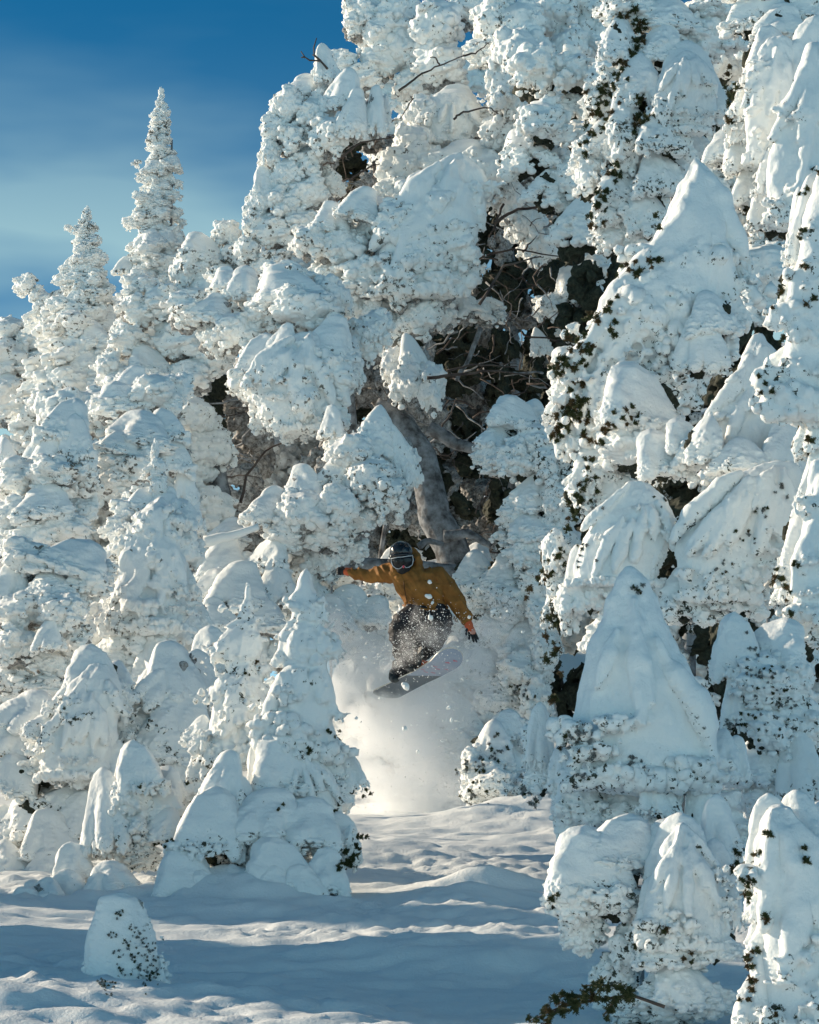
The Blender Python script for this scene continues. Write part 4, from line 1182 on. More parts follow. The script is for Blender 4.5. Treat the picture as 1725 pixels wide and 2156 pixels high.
# the dark hollow: needle masses, rimed limbs and tangled dead twigs
def hollow():
    r = np.random.default_rng(77)
    t = bpy.data.objects.new('hollow_pine', None)
    COL.objects.link(t)
    f = P(960, 1078, 39)
    f.z = float(basis_ground(f.x, 39))
    t.location = f
    tag(t, 'old grey-trunked pine with tangled bare branches inside the dark hollow', 'tree')
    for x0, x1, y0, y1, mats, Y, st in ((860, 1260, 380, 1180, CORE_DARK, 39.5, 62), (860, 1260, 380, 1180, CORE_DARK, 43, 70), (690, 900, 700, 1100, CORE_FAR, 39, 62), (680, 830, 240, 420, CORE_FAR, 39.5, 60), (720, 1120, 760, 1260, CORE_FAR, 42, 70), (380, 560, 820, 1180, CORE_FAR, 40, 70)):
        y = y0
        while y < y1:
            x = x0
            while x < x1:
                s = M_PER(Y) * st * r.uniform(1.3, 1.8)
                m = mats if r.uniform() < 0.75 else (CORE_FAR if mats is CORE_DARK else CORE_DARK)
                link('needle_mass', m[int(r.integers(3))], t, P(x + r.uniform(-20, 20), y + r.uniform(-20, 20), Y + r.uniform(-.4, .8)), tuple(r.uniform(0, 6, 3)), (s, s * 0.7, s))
                x += st
            y += st * 0.8
    def br(name, pts, w0, w1, Y, mat, dY=0.0, seg=7, n=5):
        Q = []
        for i in range(len(pts) - 1):
            a, b = pts[i], pts[i + 1]
            for j in range(n):
                u = j / n
                Q.append(P(a[0] + (b[0] - a[0]) * u + r.uniform(-1.5, 1.5), a[1] + (b[1] - a[1]) * u + r.uniform(-1.5, 1.5), Y + dY * (i + u) / len(pts)))
        Q.append(P(pts[-1][0], pts[-1][1], Y + dY))
        k = len(Q) - 1
        s = M_PER(Y)
        return tubes(name, [(Q, [s * (w0 + (w1 - w0) * i / k) for i in range(k + 1)])], M[mat], t, seg=seg)
    # great leaning trunk, its foot and roots
    br('trunk', [(790, 860), (850, 900), (890, 960), (905, 1030), (915, 1090), (950, 1150), (975, 1250)], 26, 40, 34.6, 'rimebark', seg=14)
    br('branch', [(935, 1130), (985, 1122), (1035, 1150)], 14, 6, 34.2, 'rimebark', seg=9)
    br('branch', [(905, 900), (960, 935), (1060, 960)], 17, 9, 35.2, 'rimebark', seg=9)
    br('branch', [(700, 1196), (780, 1188), (880, 1192), (960, 1200)], 15, 12, 32.3, 'rimebark', seg=9)
    br('branch', [(880, 1150), (905, 1138), (935, 1146)], 8, 5, 32.4, 'rimebark', seg=8)
    br('trunk', [(440, 900), (455, 960), (470, 1060), (480, 1170)], 12, 26, 33.5, 'rimebark', seg=12)
    br('branch', [(430, 1140), (480, 1130), (545, 1108)], 13, 7, 30.4, 'snow', seg=8)
    br('branch', [(960, 800), (985, 760), (1012, 690)], 4, 6, 35, 'rimebark', seg=6)
    for pts, w in (([(508, 1060), (518, 1000), (560, 950), (640, 905)], 3.5), ([(840, 192), (880, 160), (925, 138), (975, 118)], 2.8), ([(925, 138), (918, 122), (905, 120)], 2.2), ([(955, 250), (975, 236), (1030, 226), (1050, 240)], 2.6),
                   ([(975, 118), (1000, 112), (1030, 90)], 2.4), ([(870, 205), (850, 240), (842, 250)], 1.6), ([(900, 795), (960, 790), (1030, 780), (1120, 788)], 4), ([(940, 780), (1000, 768), (1090, 772)], 3),
                   ([(1040, 470), (1090, 440), (1190, 430), (1250, 420)], 4), ([(1060, 430), (1040, 480), (1030, 500)], 3), ([(930, 900), (950, 870), (960, 840)], 2.5), ([(1010, 640), (1060, 560), (1140, 540)], 3.5),
                   ([(1000, 545), (1080, 525), (1180, 540)], 3), ([(720, 330), (760, 300), (830, 290)], 3), ([(735, 380), (780, 350), (800, 345)], 2.5), ([(560, 880), (590, 870), (660, 875)], 2.5)):
        br('branch', pts, w, w * 0.4, 33.4 if pts[0][1] > 600 else 35.6, 'twig', seg=6)
    # tangle
    lst = []
    for i in range(230):
        q = r.uniform()
        if q < 0.62: x, y, Y = r.uniform(900, 1180), r.uniform(430, 980), r.uniform(36, 38.5)
        elif q < 0.75: x, y, Y = r.uniform(700, 810), r.uniform(270, 400), r.uniform(37.2, 38.5)
        elif q < 0.88: x, y, Y = r.uniform(740, 1080), r.uniform(760, 1180), r.uniform(36, 38)
        else: x, y, Y = r.uniform(390, 540), r.uniform(820, 1120), r.uniform(34, 36)
        a = r.uniform(0, 6.28)
        L = r.uniform(40, 150)
        p0, p1 = P(x, y, Y), P(x + math.cos(a) * L, y + math.sin(a) * L * 0.6, Y + r.uniform(-.4, .4))
        w = M_PER(Y) * r.uniform(0.9, 3.0)
        lst.append((wiggle(p0, p1, 7, 0.35, r), [w * (1 - 0.8 * k / 6) for k in range(7)]))
    o = tubes('twig_tangle', lst[:95], M['twig'], t, seg=4); tag(o, kind='stuff')
    o = tubes('frosted_twig_tangle', lst[95:], M['rimebark'], t, seg=4); tag(o, kind='stuff')



hollow()

# antler-like dead twig against the sky
tt = bpy.data.objects.new('dead_branch', None); COL.objects.link(tt); tt.location = P(676, 140, 35.9)
tag(tt, 'small forked dead branch sticking into the sky above the rimed shoulder', 'branch')
S_ = M_PER(35.9)
for pts in ([(690, 145), (675, 128), (652, 127), (642, 120), (634, 108)], [(675, 128), (662, 116), (661, 100), (667, 80)], [(675, 128), (668, 122), (658, 115)], [(642, 120), (634, 121)]):
    Q = [P(x, y, 35.9) for x, y in pts]
    tubes('twig', [(Q, [S_ * 2.6 * (1 - 0.6 * i / (len(Q) - 1)) for i in range(len(Q))])], M['twig'], tt, seg=6)


# ------------------------------------------------------------------ green needle tufts
RAY = {}


def surface(x, y, Y):
    """first built surface met along the line of sight through (x, y), else the point at distance Y"""
    if 'dg' not in RAY:
        bpy.context.view_layer.update()
        RAY['dg'] = bpy.context.evaluated_depsgraph_get()
    d = (P(x, y, 20) - CAM).normalized()
    hit, loc, no, i, ob, m = scene.ray_cast(RAY['dg'], CAM, d)
    return (loc - d * 0.01) if hit and abs(loc.y - Y) < 4 else P(x, y, Y)


def tufts(tree, lines, Y, size, per=3.0, spread=9, mats=(0.7, 0.3), seed=0, ray=True, frost=False):
    r = np.random.default_rng(9000 + seed)
    for ln in lines:
        if len(ln) == 1: ln = ln * 2
        for (x0, y0), (x1, y1) in zip(ln[:-1], ln[1:]):
            n = max(1, int(math.hypot(x1 - x0, y1 - y0) / size * per))
            if x0 == x1: n = 7 if frost else 3
            for i in range(n):
                u = (i + r.uniform()) / n
                xx, yy = x0 + (x1 - x0) * u + r.normal() * spread, y0 + (y1 - y0) * u + r.normal() * spread
                p = surface(xx, yy, Y) if ray else P(xx, yy, Y - r.uniform(0.0, 0.12))
                s = M_PER(p.y) * size * r.uniform(0.7, 1.3)
                lib = (TUFT if r.uniform() < mats[0] else TUFTB) if not frost or r.uniform() < 0.35 else TUFTF
                PEND.append((lib[int(r.integers(4))], tree, p, tuple(r.uniform(0, 6, 3)), (s, s, s)))


PEND = []


def tree_by(txt):
    for o in COL.objects:
        if o.get('label') and txt in o['label']:
            return o
    raise KeyError(txt)


tufts(tree_by('tall snow-draped hemlock'), [[(1350, 20), (1343, 110), (1300, 170), (1265, 240), (1235, 300), (1220, 308)], [(1262, 400), (1255, 490)], [(1348, 190), (1352, 270), (1325, 240)], [(1545, 150), (1538, 255)],
      [(1300, 330), (1280, 400)], [(1310, 20), (1352, 60)], [(1260, 180), (1268, 250)]], 22.9, 30, per=4.2, seed=1)
tufts(tree_by('pointed snow-plastered fir'), [[(1372, 475), (1388, 468)], [(1300, 565), (1345, 572), (1380, 535)], [(1235, 672), (1300, 645)], [(1195, 700), (1245, 745), (1165, 780)], [(1170, 800), (1200, 740)], [(1195, 850), (1170, 930), (1225, 840), (1250, 930)],
      [(1260, 940), (1290, 870)], [(1250, 1000), (1215, 1060), (1200, 1110)], [(1165, 1155), (1175, 1195), (1115, 1235), (1102, 1250)], [(1165, 1290), (1145, 1330)], [(1172, 1360), (1160, 1405)], [(1160, 1455), (1172, 1485)], [(1230, 800), (1195, 870)],
      [(1310, 700), (1290, 690)], [(1240, 960), (1235, 1000)], [(1325, 885)], [(1340, 870)]], 18.3, 28, per=4.0, seed=2)
tufts(tree_by('sunlit-edged snowy tree'), [[(1700, 400)], [(1692, 492)], [(1652, 600), (1640, 642)], [(1652, 712)], [(1600, 790), (1618, 835)], [(1716, 362)], [(1710, 630)], [(1688, 560)], [(1640, 1200), (1662, 1245), (1662, 1290)], [(1675, 1190)], [(1700, 930)], [(1625, 1225)]], 16.5, 26, per=3, spread=7, seed=3)
tufts(tree_by('large bell-shaped'), [[(1190, 1560), (1205, 1578)], [(1212, 1542)], [(1250, 1590)], [(1340, 1600)], [(1545, 1530)], [(1130, 1690)], [(1110, 1660)], [(1345, 1240)], [(1230, 1640)]], 15.5, 18, per=4, spread=10, seed=4, frost=True)
tufts(tree_by('double-domed'), [[(1338, 1985), (1345, 1990)], [(1562, 1790), (1540, 1840)], [(1560, 1860)], [(1170, 1885)], [(1450, 2020)], [(1400, 1960)]], 14.5, 24, per=3, spread=7, seed=5)
tufts(tree_by('green-needled left side'), [[(1585, 1840), (1572, 1900)], [(1592, 1985), (1570, 2035), (1582, 2090)], [(1590, 1800)], [(1560, 2100), (1580, 2095)], [(1620, 1750)], [(1620, 1930)], [(1695, 1800)], [(1640, 2130)]], 13.3, 26, per=3, spread=7, seed=6)
tufts(tree_by('snow-smothered low boughs'), [[(742, 1770), (728, 1830)], [(735, 1800)], [(715, 1820), (745, 1790)], [(755, 1755), (760, 1770)]], 20.9, 24, per=4, spread=9, mats=(1, 0), seed=7)
tufts(tree_by('blunt-topped slim fir'), [[(690, 1540), (712, 1555)], [(650, 1575)], [(700, 1700)], [(770, 1668)], [(590, 1700)]], 21.3, 16, per=3, spread=6, mats=(1, 0), seed=8)
tufts(tree_by('slim pointed fir'), [[(515, 1415), (525, 1425)], [(540, 1395)]], 21.9, 14, per=3, spread=4, seed=9)
tufts(tree_by('dark little snowy bush'), [[(980, 1690), (1010, 1660)], [(1000, 1630), (1060, 1560)], [(1080, 1440), (1120, 1470)], [(990, 1600), (985, 1640)]], 28.5, 14, per=4, spread=12, mats=(1, 0), seed=10, frost=True)
tufts(tree_by('smooth snow-plastered bulge'), [[(330, 1780), (370, 1770)], [(400, 1650)], [(300, 1660)]], 21.2, 14, per=3, spread=5, mats=(1, 0), seed=11)

tufts(tree_by('egg-shaped'), [[(x, y)] for x, y in ((251, 1926), (236, 1971), (276, 1956), (301, 1986), (281, 2011), (311, 2016), (326, 2047), (261, 2042), (212, 2065), (330, 2026), (286, 2030), (321, 2067), (238, 2084), (296, 1965), (325, 2045), (300, 2050), (222, 2078), (322, 1995), (306, 2072), (270, 1985), (252, 2010))],
      15.8, 10, per=3, spread=7, mats=(1, 0), seed=14, frost=True)
tufts(tree_by('smooth wide-skirted'), [[(1240, 1150), (1225, 1185)], [(1600, 1080)], [(1560, 1120), (1590, 1130)], [(1520, 1190)], [(1400, 1050)], [(1250, 1060)], [(1640, 1030)]], 17.5, 13, per=3, spread=12, seed=15, frost=True)
tufts(tree_by('right of the bell-shaped fir'), [[(1580, 1400), (1640, 1430)], [(1600, 1450), (1670, 1480)], [(1570, 1500), (1650, 1540)], [(1600, 1380)]], 16.5, 13, per=3.6, spread=16, mats=(1, 0), seed=16, frost=True)
for a_ in PEND:
    link('needle_tuft', *a_)
PEND.clear()

# needle branch poking out of the snow at the bottom
bt = bpy.data.objects.new('pine_branch', None); COL.objects.link(bt); bt.location = P(1230, 2150, 13.4)
tag(bt, 'dark green pine bough poking out of the snow at the bottom of the frame', 'branch')
S_ = M_PER(13.4)
BR = [[(1400, 2120), (1330, 2095), (1260, 2105), (1180, 2120), (1115, 2150)], [(1330, 2095), (1290, 2075), (1225, 2075)], [(1260, 2105), (1210, 2095), (1170, 2100)], [(1180, 2120), (1150, 2150)], [(1300, 2100), (1270, 2140)]]
for pts in BR:
    Q = [P(x, y, 13.4) for x, y in pts]
    tubes('twig', [(Q, [S_ * 4 * (1 - 0.7 * i / (len(Q) - 1)) for i in range(len(Q))])], M['twig'], bt, seg=6)
tufts(bt, [b[1:] if i == 0 else b for i, b in enumerate(BR)], 13.4, 34, per=4.5, spread=7, mats=(0.9, 0.1), seed=12, ray=False)
for a_ in PEND:
    link('needle_tuft', *a_)
PEND.clear()

# ------------------------------------------------------------------ trees left of the frame: they throw the shade over the open snow
def shade_tree(label, X, Y, H, seed):
    r = np.random.default_rng(seed)
    t = bpy.data.objects.new('snowy_conifer', None); COL.objects.link(t)
    z0 = float(basis_ground(X, Y)) - 0.1
    t.location = (X, Y, z0)
    tag(t, label, 'tree')
    z = 0.15
    while z < H:
        w = 0.30 * (H - z) + 0.22
        n = 7
        for i in range(n):
            a = 6.283 * (i + r.uniform(0, .6)) / n
            me = LIBN['PF'[int(r.integers(2))]][int(r.integers(4))]
            link('snow_bough', me, t, (X + math.cos(a) * w * 0.55, Y + math.sin(a) * w * 0.55, z0 + z), (0, 0, a + math.pi / 2), (w * 0.95, w * 0.8, w * 0.8 + 0.12))
        z += w * 0.45
    tubes('trunk', [([(X, Y, z0), (X, Y, z0 + H)], [0.03 * H, 0.01])], M['bark'], t, seg=8)


for X, Y, H, lab in ((-4.4, 17.2, 2.4, 'nearest the small egg-shaped fir'), (-5.6, 19.4, 2.6, 'second row'), (-6.9, 19.5, 6.2, 'tall one in the middle'), (-9.2, 20.6, 8.2, 'tallest of all'),
                     (-6.4, 22.4, 2.2, 'low one farther back'), (-8.2, 23.6, 3.0, 'low one farthest back')):
    shade_tree('snowy conifer outside the frame on the left, ' + lab, X, Y, H, int(abs(X) * 100))

# ------------------------------------------------------------------ the snowboarder
M['jacket'] = noise_mat('mustard_jacket', (0.20, 0.083, 0.018), (0.31, 0.138, 0.032), scale=9, rough=0.75, bump=0.25, dist=0.006, spec=0.25)
M['trouser'] = noise_mat('black_trousers', (0.012, 0.012, 0.015), (0.035, 0.036, 0.042), scale=14, rough=0.7, bump=0.35, dist=0.008, spec=0.3)
M['helmet'] = noise_mat('black_helmet', (0.008, 0.010, 0.013), (0.012, 0.014, 0.018), scale=3, rough=0.16, bump=0.0, spec=0.6)
M['lens'] = noise_mat('goggle_lens', (0.004, 0.005, 0.007), (0.008, 0.011, 0.014), scale=3, rough=0.22, bump=0.0, spec=0.35)
M['gframe'] = noise_mat('goggle_frame', (0.45, 0.48, 0.50), (0.6, 0.62, 0.64), scale=8, rough=0.35, bump=0.0)
M['mask'] = noise_mat('black_face_mask', (0.010, 0.010, 0.011), (0.025, 0.025, 0.027), scale=20, rough=0.85, bump=0.3, dist=0.004)
M['skin'] = noise_mat('skin', (0.45, 0.22, 0.16), (0.55, 0.30, 0.22), scale=10, rough=0.5, bump=0.0)
M['orange'] = noise_mat('orange_cuff', (0.50, 0.08, 0.025), (0.62, 0.13, 0.05), scale=10, rough=0.6, bump=0.1)
M['glove'] = noise_mat('black_glove', (0.012, 0.013, 0.015), (0.04, 0.042, 0.046), scale=18, rough=0.55, bump=0.2, dist=0.004)
M['glove_palm'] = noise_mat('coral_glove', (0.55, 0.20, 0.13), (0.65, 0.34, 0.27), scale=18, rough=0.6, bump=0.2, dist=0.004)
M['deck_light'] = noise_mat('board_pale_base', (0.25, 0.32, 0.43), (0.30, 0.37, 0.48), scale=5, rough=0.4, bump=0.0, spec=0.4)
M['deck_dark'] = noise_mat('board_slate_base', (0.06, 0.085, 0.11), (0.09, 0.12, 0.15), scale=5, rough=0.4, bump=0.0, spec=0.4)
M['topsheet'] = noise_mat('board_topsheet', (0.70, 0.62, 0.52), (0.8, 0.74, 0.66), scale=5, rough=0.35, bump=0.0)
M['red'] = noise_mat('red_print', (0.62, 0.06, 0.09), (0.7, 0.09, 0.12), scale=5, rough=0.5, bump=0.0)
M['boot'] = noise_mat('dark_boot', (0.015, 0.02, 0.022), (0.06, 0.07, 0.07), scale=18, rough=0.6, bump=0.2)

RY = 29.5
RO = P(879.1, 1286.2, RY)
ROT = Matrix.Rotation(PITCH, 3, 'X')
K = 895.6


def q(cx, cy, dy=0.0):
    return np.array([(cx - 815) / K, dy, -(cy - 760) / K])


def chain(pts, n=14):
    """pts rows: (x,y,z,r) in metres -> closely spaced spheres"""
    out = []
    for a, b in zip(pts[:-1], pts[1:]):
        a, b = np.array(a, float), np.array(b, float)
        for i in range(n):
            t = i / n
            out.append(a + (b - a) * t)
    out.append(np.array(pts[-1], float))
    return [tuple(o[:3]) + (o[3], o[3], o[3]) for o in out]


def cp(cx, cy, dy, r):
    v = q(cx, cy, dy)
    return (v[0], v[1], v[2], r)


def ell(cx, cy, dy, rx, ry, rz):
    v = q(cx, cy, dy)
    return (v[0], v[1], v[2], rx, ry, rz)


def soft(name, sp, voxel, mat, parent, it=6, wr=None, ico=ICO2):
    me = remesh(spheres_mesh(sp, ico=ico), voxel, name)
    co = relax(me, get_co(me), it, k=0.6)
    set_co(me, co)
    if wr:
        co = wr(co, get_no(me))
        set_co(me, co)
    me.materials.clear(); me.materials.append(mat)
    o = bpy.data.objects.new(name, me); COL.objects.link(o)
    if parent is not None: o.parent = parent
    return o


def local_mesh(name, V, F, mat, parent, smooth=False):
    o = bpy.data.objects.new(name, mesh_from(name, V, F, mat, smooth)); COL.objects.link(o)
    if parent is not None: o.parent = parent
    return o


person = bpy.data.objects.new('person', None); COL.objects.link(person)
person.location = RO
person.rotation_euler = (PITCH, 0, 0)
tag(person, 'snowboarder in mustard brown jacket, black helmet and trousers, arms out, jumping through powder', 'person')

# continuous body inside the clothes
torso = chain([cp(700, 420, .02, .055), cp(740, 480, .03, .10), cp(800, 540, .02, .125), cp(850, 640, .02, .13), cp(880, 740, .05, .13), cp(885, 790, .06, .12)]) + \
    [ell(800, 480, .03, .17, .08, .07), ell(885, 770, .06, .15, .10, .08)]
rarm = [cp(630, 435, .03, .055), cp(500, 455, .10, .048), cp(400, 462, .15, .040), cp(255, 432, .16, .030), cp(215, 430, .16, .026)]
larm = [cp(975, 480, .02, .055), cp(1080, 570, -.02, .050), cp(1150, 680, -.05, .042), cp(1235, 830, -.12, .030), cp(1250, 870, -.13, .026)]
lleg = [cp(810, 790, .0, .095), cp(730, 840, -.16, .085), cp(665, 915, -.28, .068), cp(680, 1040, -.26, .058), cp(715, 1150, -.20, .045), cp(735, 1200, -.18, .042)]
rleg = [cp(965, 790, .0, .095), cp(1010, 840, -.12, .085), cp(1000, 930, -.20, .068), cp(900, 1070, -.06, .058), cp(720, 1230, .14, .045), cp(640, 1310, .22, .042)]
head = [ell(682, 300, .0, .078, .098, .105), ell(690, 395, -.03, .055, .07, .05)]
soft('body', torso + chain(rarm) + chain(larm) + chain(lleg) + chain(rleg) + head, 0.014, M['skin'], person, it=3)


def wrinkle_jacket(co, no):
    # folds: long creases pulled from the armpits and round the elbows
    u = co[:, 0] * 0.9 + co[:, 2] * 0.6
    p = np.stack([u * 13, co[:, 1] * 7, (co[:, 2] - co[:, 0] * 0.5) * 5], -1)
    a = 1 - np.abs(vnoise(p, 3)) * 2
    b = 1 - np.abs(vnoise(p * 2.1 + 4, 4)) * 2
    return co + no * (0.016 * a + 0.007 * b)[:, None]


ra = [cp(640, 440, .03, .092), cp(560, 440, .07, .084), cp(480, 452, .10, .070), cp(400, 468, .15, .062), cp(320, 455, .16, .052), cp(258, 436, .16, .041)]
la = [cp(970, 470, .02, .098), cp(1050, 540, -.0, .086), cp(1110, 620, -.03, .080), cp(1152, 690, -.06, .074), cp(1195, 765, -.09, .063), cp(1228, 825, -.12, .052)]
jk = [ell(700, 470, .0, .09, .10, .07), ell(760, 500, .0, .16, .13, .12), ell(880, 500, .02, .16, .13, .12), ell(790, 560, -.0, .185, .145, .12), ell(880, 570, .0, .17, .145, .12), ell(830, 620, .0, .185, .15, .10),
      ell(860, 660, .01, .195, .155, .08), ell(885, 700, .02, .205, .16, .062), ell(905, 735, .03, .195, .155, .035), ell(940, 600, .0, .13, .13, .14), ell(655, 500, .02, .05, .09, .08)]
jacket = soft('jacket', jk + chain(ra) + chain(la), 0.0085, M['jacket'], person, it=5, wr=wrinkle_jacket)
soft('hood', [ell(800, 320, .06, .050, .07, .06), ell(820, 360, .05, .055, .08, .06), ell(810, 420, .03, .06, .09, .06), ell(760, 460, -.02, .085, .09, .045), ell(690, 475, -.04, .075, .075, .035), ell(770, 275, .09, .05, .06, .05), ell(840, 410, .06, .05, .06, .05),
              ell(630, 430, .0, .03, .07, .05)], 0.009, M['jacket'], jacket, it=4, wr=wrinkle_jacket)
# zip placket line and cuffs
def strip(name, pts, w, dy, mat, parent):
    Q = [Vector(q(x, y, d)) for x, y, d in pts]
    V, F = tube_data(Q, [w] * len(Q), 6)
    return local_mesh(name, V, F, mat, parent, True)


M['seam'] = noise_mat('dark_brown_seam', (0.08, 0.035, 0.01), (0.11, 0.05, 0.015), scale=9, rough=0.8, bump=0.0)
strip('pocket_zip', [(880, 500, -.135), (930, 520, -.120)], 0.004, 0, M['seam'], jacket)
strip('pocket_zip', [(760, 640, -.165), (790, 690, -.168)], 0.004, 0, M['seam'], jacket)
strip('pocket_zip', [(950, 640, -.135), (935, 690, -.150)], 0.004, 0, M['seam'], jacket)
strip('hem', [(695, 712, -.02), (720, 722, -.10), (800, 735, -.155), (890, 742, -.160), (980, 745, -.135), (1070, 735, -.05)], 0.010, 0, M['jacket'], jacket)
strip('zip', [(700, 505, -.125), (705, 560, -.148), (715, 620, -.158), (730, 690, -.160)], 0.005, 0, M['seam'], jacket)
for nm, a, b, r_ in (('cuff', (262, 436, .16), (248, 434, .16), .047), ('cuff', (1226, 822, -.12), (1240, 850, -.125), .056)):
    V, F = tube_data([Vector(q(*a)), Vector(q(*b))], [r_, r_ * 0.94], 14)
    local_mesh(nm, V, F, M['jacket'], jacket, True)


def wrinkle_trousers(co, no):
    p = co * np.array([7, 7, 13.0])
    a = 1 - np.abs(vnoise(p, 13)) * 2
    b = 1 - np.abs(vnoise(p * 2.2, 14)) * 2
    return co + no * (0.011 * a + 0.006 * b)[:, None]


tr = [ell(885, 745, .03, .195, .15, .07), ell(880, 790, .02, .20, .16, .09), ell(760, 800, -.08, .12, .12, .10), ell(1000, 800, -.04, .105, .12, .10), ell(870, 880, -.06, .14, .11, .12), ell(840, 980, -.05, .11, .09, .12)]
tl = [cp(790, 800, -.06, .13), cp(720, 850, -.18, .128), cp(672, 915, -.28, .112), cp(672, 1000, -.28, .098), cp(690, 1090, -.24, .088), cp(715, 1175, -.20, .074), cp(730, 1205, -.18, .066)]
t2 = [cp(985, 800, -.03, .125), cp(1015, 850, -.12, .115), cp(1000, 940, -.18, .10), cp(930, 1040, -.08, .088), cp(800, 1160, .06, .074), cp(660, 1290, .20, .066)]
soft('trousers', tr + chain(tl) + chain(t2), 0.0095, M['trouser'], person, it=5, wr=wrinkle_trousers)

# helmet
hm = soft('helmet', [ell(677, 262, .02, .116, .138, .108), ell(677, 290, .05, .117, .118, .10), ell(600, 330, .03, .022, .06, .06), ell(765, 325, .03, .022, .06, .06)], 0.0065, M['helmet'], person, it=8)
V, F = tube_data([Vector(q(580, 300, -.04)), Vector(q(600, 292, -.095)), Vector(q(680, 284, -.128)), Vector(q(755, 282, -.100)), Vector(q(780, 290, -.04))], [.010, .012, .013, .012, .010], 8)
local_mesh('brim', V, F, M['helmet'], hm, True)
for x in (640, 680, 720):
    V, F = tube_data([Vector(q(x - 12, 196, -.085)), Vector(q(x + 12, 196, -.085))], [.005, .005], 6)
    local_mesh('vent', V, F, M['mask'], hm, True)
# goggles: frame ring and curved lens
gog = bpy.data.objects.new('goggles', None); COL.objects.link(gog); gog.parent = person
ring = [(594, 318), (640, 306), (690, 302), (740, 294), (774, 292), (780, 330), (772, 368), (745, 388), (718, 392), (705, 378), (692, 377), (680, 392), (662, 402), (632, 398), (606, 375), (596, 345)]
def gy(x, y):
    return -.150 + 0.9 * ((x - 688) / K) ** 2 * 4.2 + 0.04 * ((y - 340) / 100) ** 2
Q = [Vector(q(x, y, gy(x, y))) for x, y in ring]
def closed_tube(Q, r, seg=7):
    n = len(Q); V, F = [], []
    c = sum(Q, Vector()) / n
    for i, p in enumerate(Q):
        t = (Q[(i + 1) % n] - Q[i - 1]).normalized()
        u = (p - c).normalized(); u = (u - t * u.dot(t)).normalized(); w = t.cross(u)
        for k in range(seg):
            a = 6.283 * k / seg
            V.append(p + (u * math.cos(a) + w * math.sin(a)) * r)
    for i in range(n):
        for k in range(seg):
            a, b = i * seg + k, i * seg + (k + 1) % seg
            a2, b2 = ((i + 1) % n) * seg + k, ((i + 1) % n) * seg + (k + 1) % seg
            F.append((a, b, b2, a2))
    return V, F
V, F = closed_tube(Q, 0.0042)
local_mesh('frame', V, F, M['gframe'], gog, True)
c = Vector(q(688, 340, -.157))
V = [c] + [p.lerp(c, 0.5) + Vector((0, -.004, 0)) for p in Q] + list(Q) + [p + Vector((0, .05, 0)) for p in Q]
n = len(Q)
F = [(0, 1 + i, 1 + (i + 1) % n) for i in range(n)] + [(1 + i, 1 + n + i, 1 + n + (i + 1) % n, 1 + (i + 1) % n) for i in range(n)] + [(1 + n + i, 1 + 2 * n + i, 1 + 2 * n + (i + 1) % n, 1 + n + (i + 1) % n) for i in range(n)]
local_mesh('lens', V, F, M['lens'], gog, True)
for a, b in (((594, 345), (572, 335)), ((780, 330), (790, 322))):
    V, F = tube_data([Vector(q(a[0], a[1], gy(*a) + .01)), Vector(q(b[0], b[1], .02))], [.014, .014], 8)
    local_mesh('strap', V, F, M['mask'], gog, True)
soft('nose_guard', [ell(698, 383, -.160, .012, .012, .016)], 0.004, M['red'], gog, it=2)
soft('face_mask', [ell(697, 405, -.05, .078, .088, .060), ell(690, 385, -.09, .055, .05, .04), ell(695, 440, -.02, .065, .08, .04)], 0.008, M['mask'], person, it=5)

# gloves, five fingers each
def glove(wr, palm, fingers, thumb, mats):
    g = bpy.data.objects.new('glove', None); COL.objects.link(g); g.parent = person
    soft('gauntlet', chain(wr, 6), 0.006, mats[0], g, it=3)
    soft('palm', palm, 0.006, mats[1], g, it=3)
    for f in fingers:
        soft('finger', chain(f, 7), 0.0045, mats[2], g, it=2)
    soft('thumb', chain(thumb, 7), 0.0045, mats[2], g, it=2)


glove([cp(250, 433, .16, .036), cp(215, 430, .165, .040), cp(200, 430, .165, .034)],
      [ell(180, 428, .165, .036, .030, .040), ell(165, 426, .165, .026, .028, .036)],
      [[cp(165, 398 + 18 * i, .15 + .004 * i, .0125), cp(143, 402 + 16 * i, .14, .012), cp(136, 410 + 13 * i, .165, .0115), cp(150, 412 + 13 * i, .19, .011)] for i in range(4)],
      [cp(190, 405, .14, .013), cp(180, 392, .12, .012), cp(168, 392, .11, .011)], (M['orange'], M['glove'], M['glove']))
glove([cp(1232, 840, -.12, .040), cp(1248, 880, -.13, .044), cp(1256, 905, -.135, .036)],
      [ell(1265, 915, -.135, .040, .024, .045), ell(1278, 935, -.14, .036, .02, .036)],
      [[cp(1250, 935, -.14, .0135), cp(1252, 968, -.16, .0125), cp(1250, 990, -.17, .0115)], [cp(1268, 948, -.14, .0135), cp(1280, 985, -.16, .0125), cp(1288, 1012, -.17, .0115)],
       [cp(1284, 948, -.14, .0135), cp(1302, 985, -.155, .0125), cp(1312, 1015, -.165, .0115)], [cp(1296, 935, -.135, .0125), cp(1314, 968, -.145, .0115), cp(1324, 992, -.15, .0105)]],
      [cp(1236, 905, -.15, .014), cp(1222, 930, -.17, .013), cp(1226, 955, -.185, .0115)], (M['orange'], M['glove_palm'], M['glove']))

# boots
for x, y, d, s in ((752, 1225, -.13, 1), (612, 1335, .22, -1)):
    b = soft('boot', [ell(x, y - 25, d, .048, .055, .07), ell(x, y, d, .050, .06, .045), ell(x + 12, y + 10, d - .07, .052, .07, .038), ell(x + 14, y + 12, d - .12, .045, .045, .032)], 0.008, M['boot'], person, it=4)

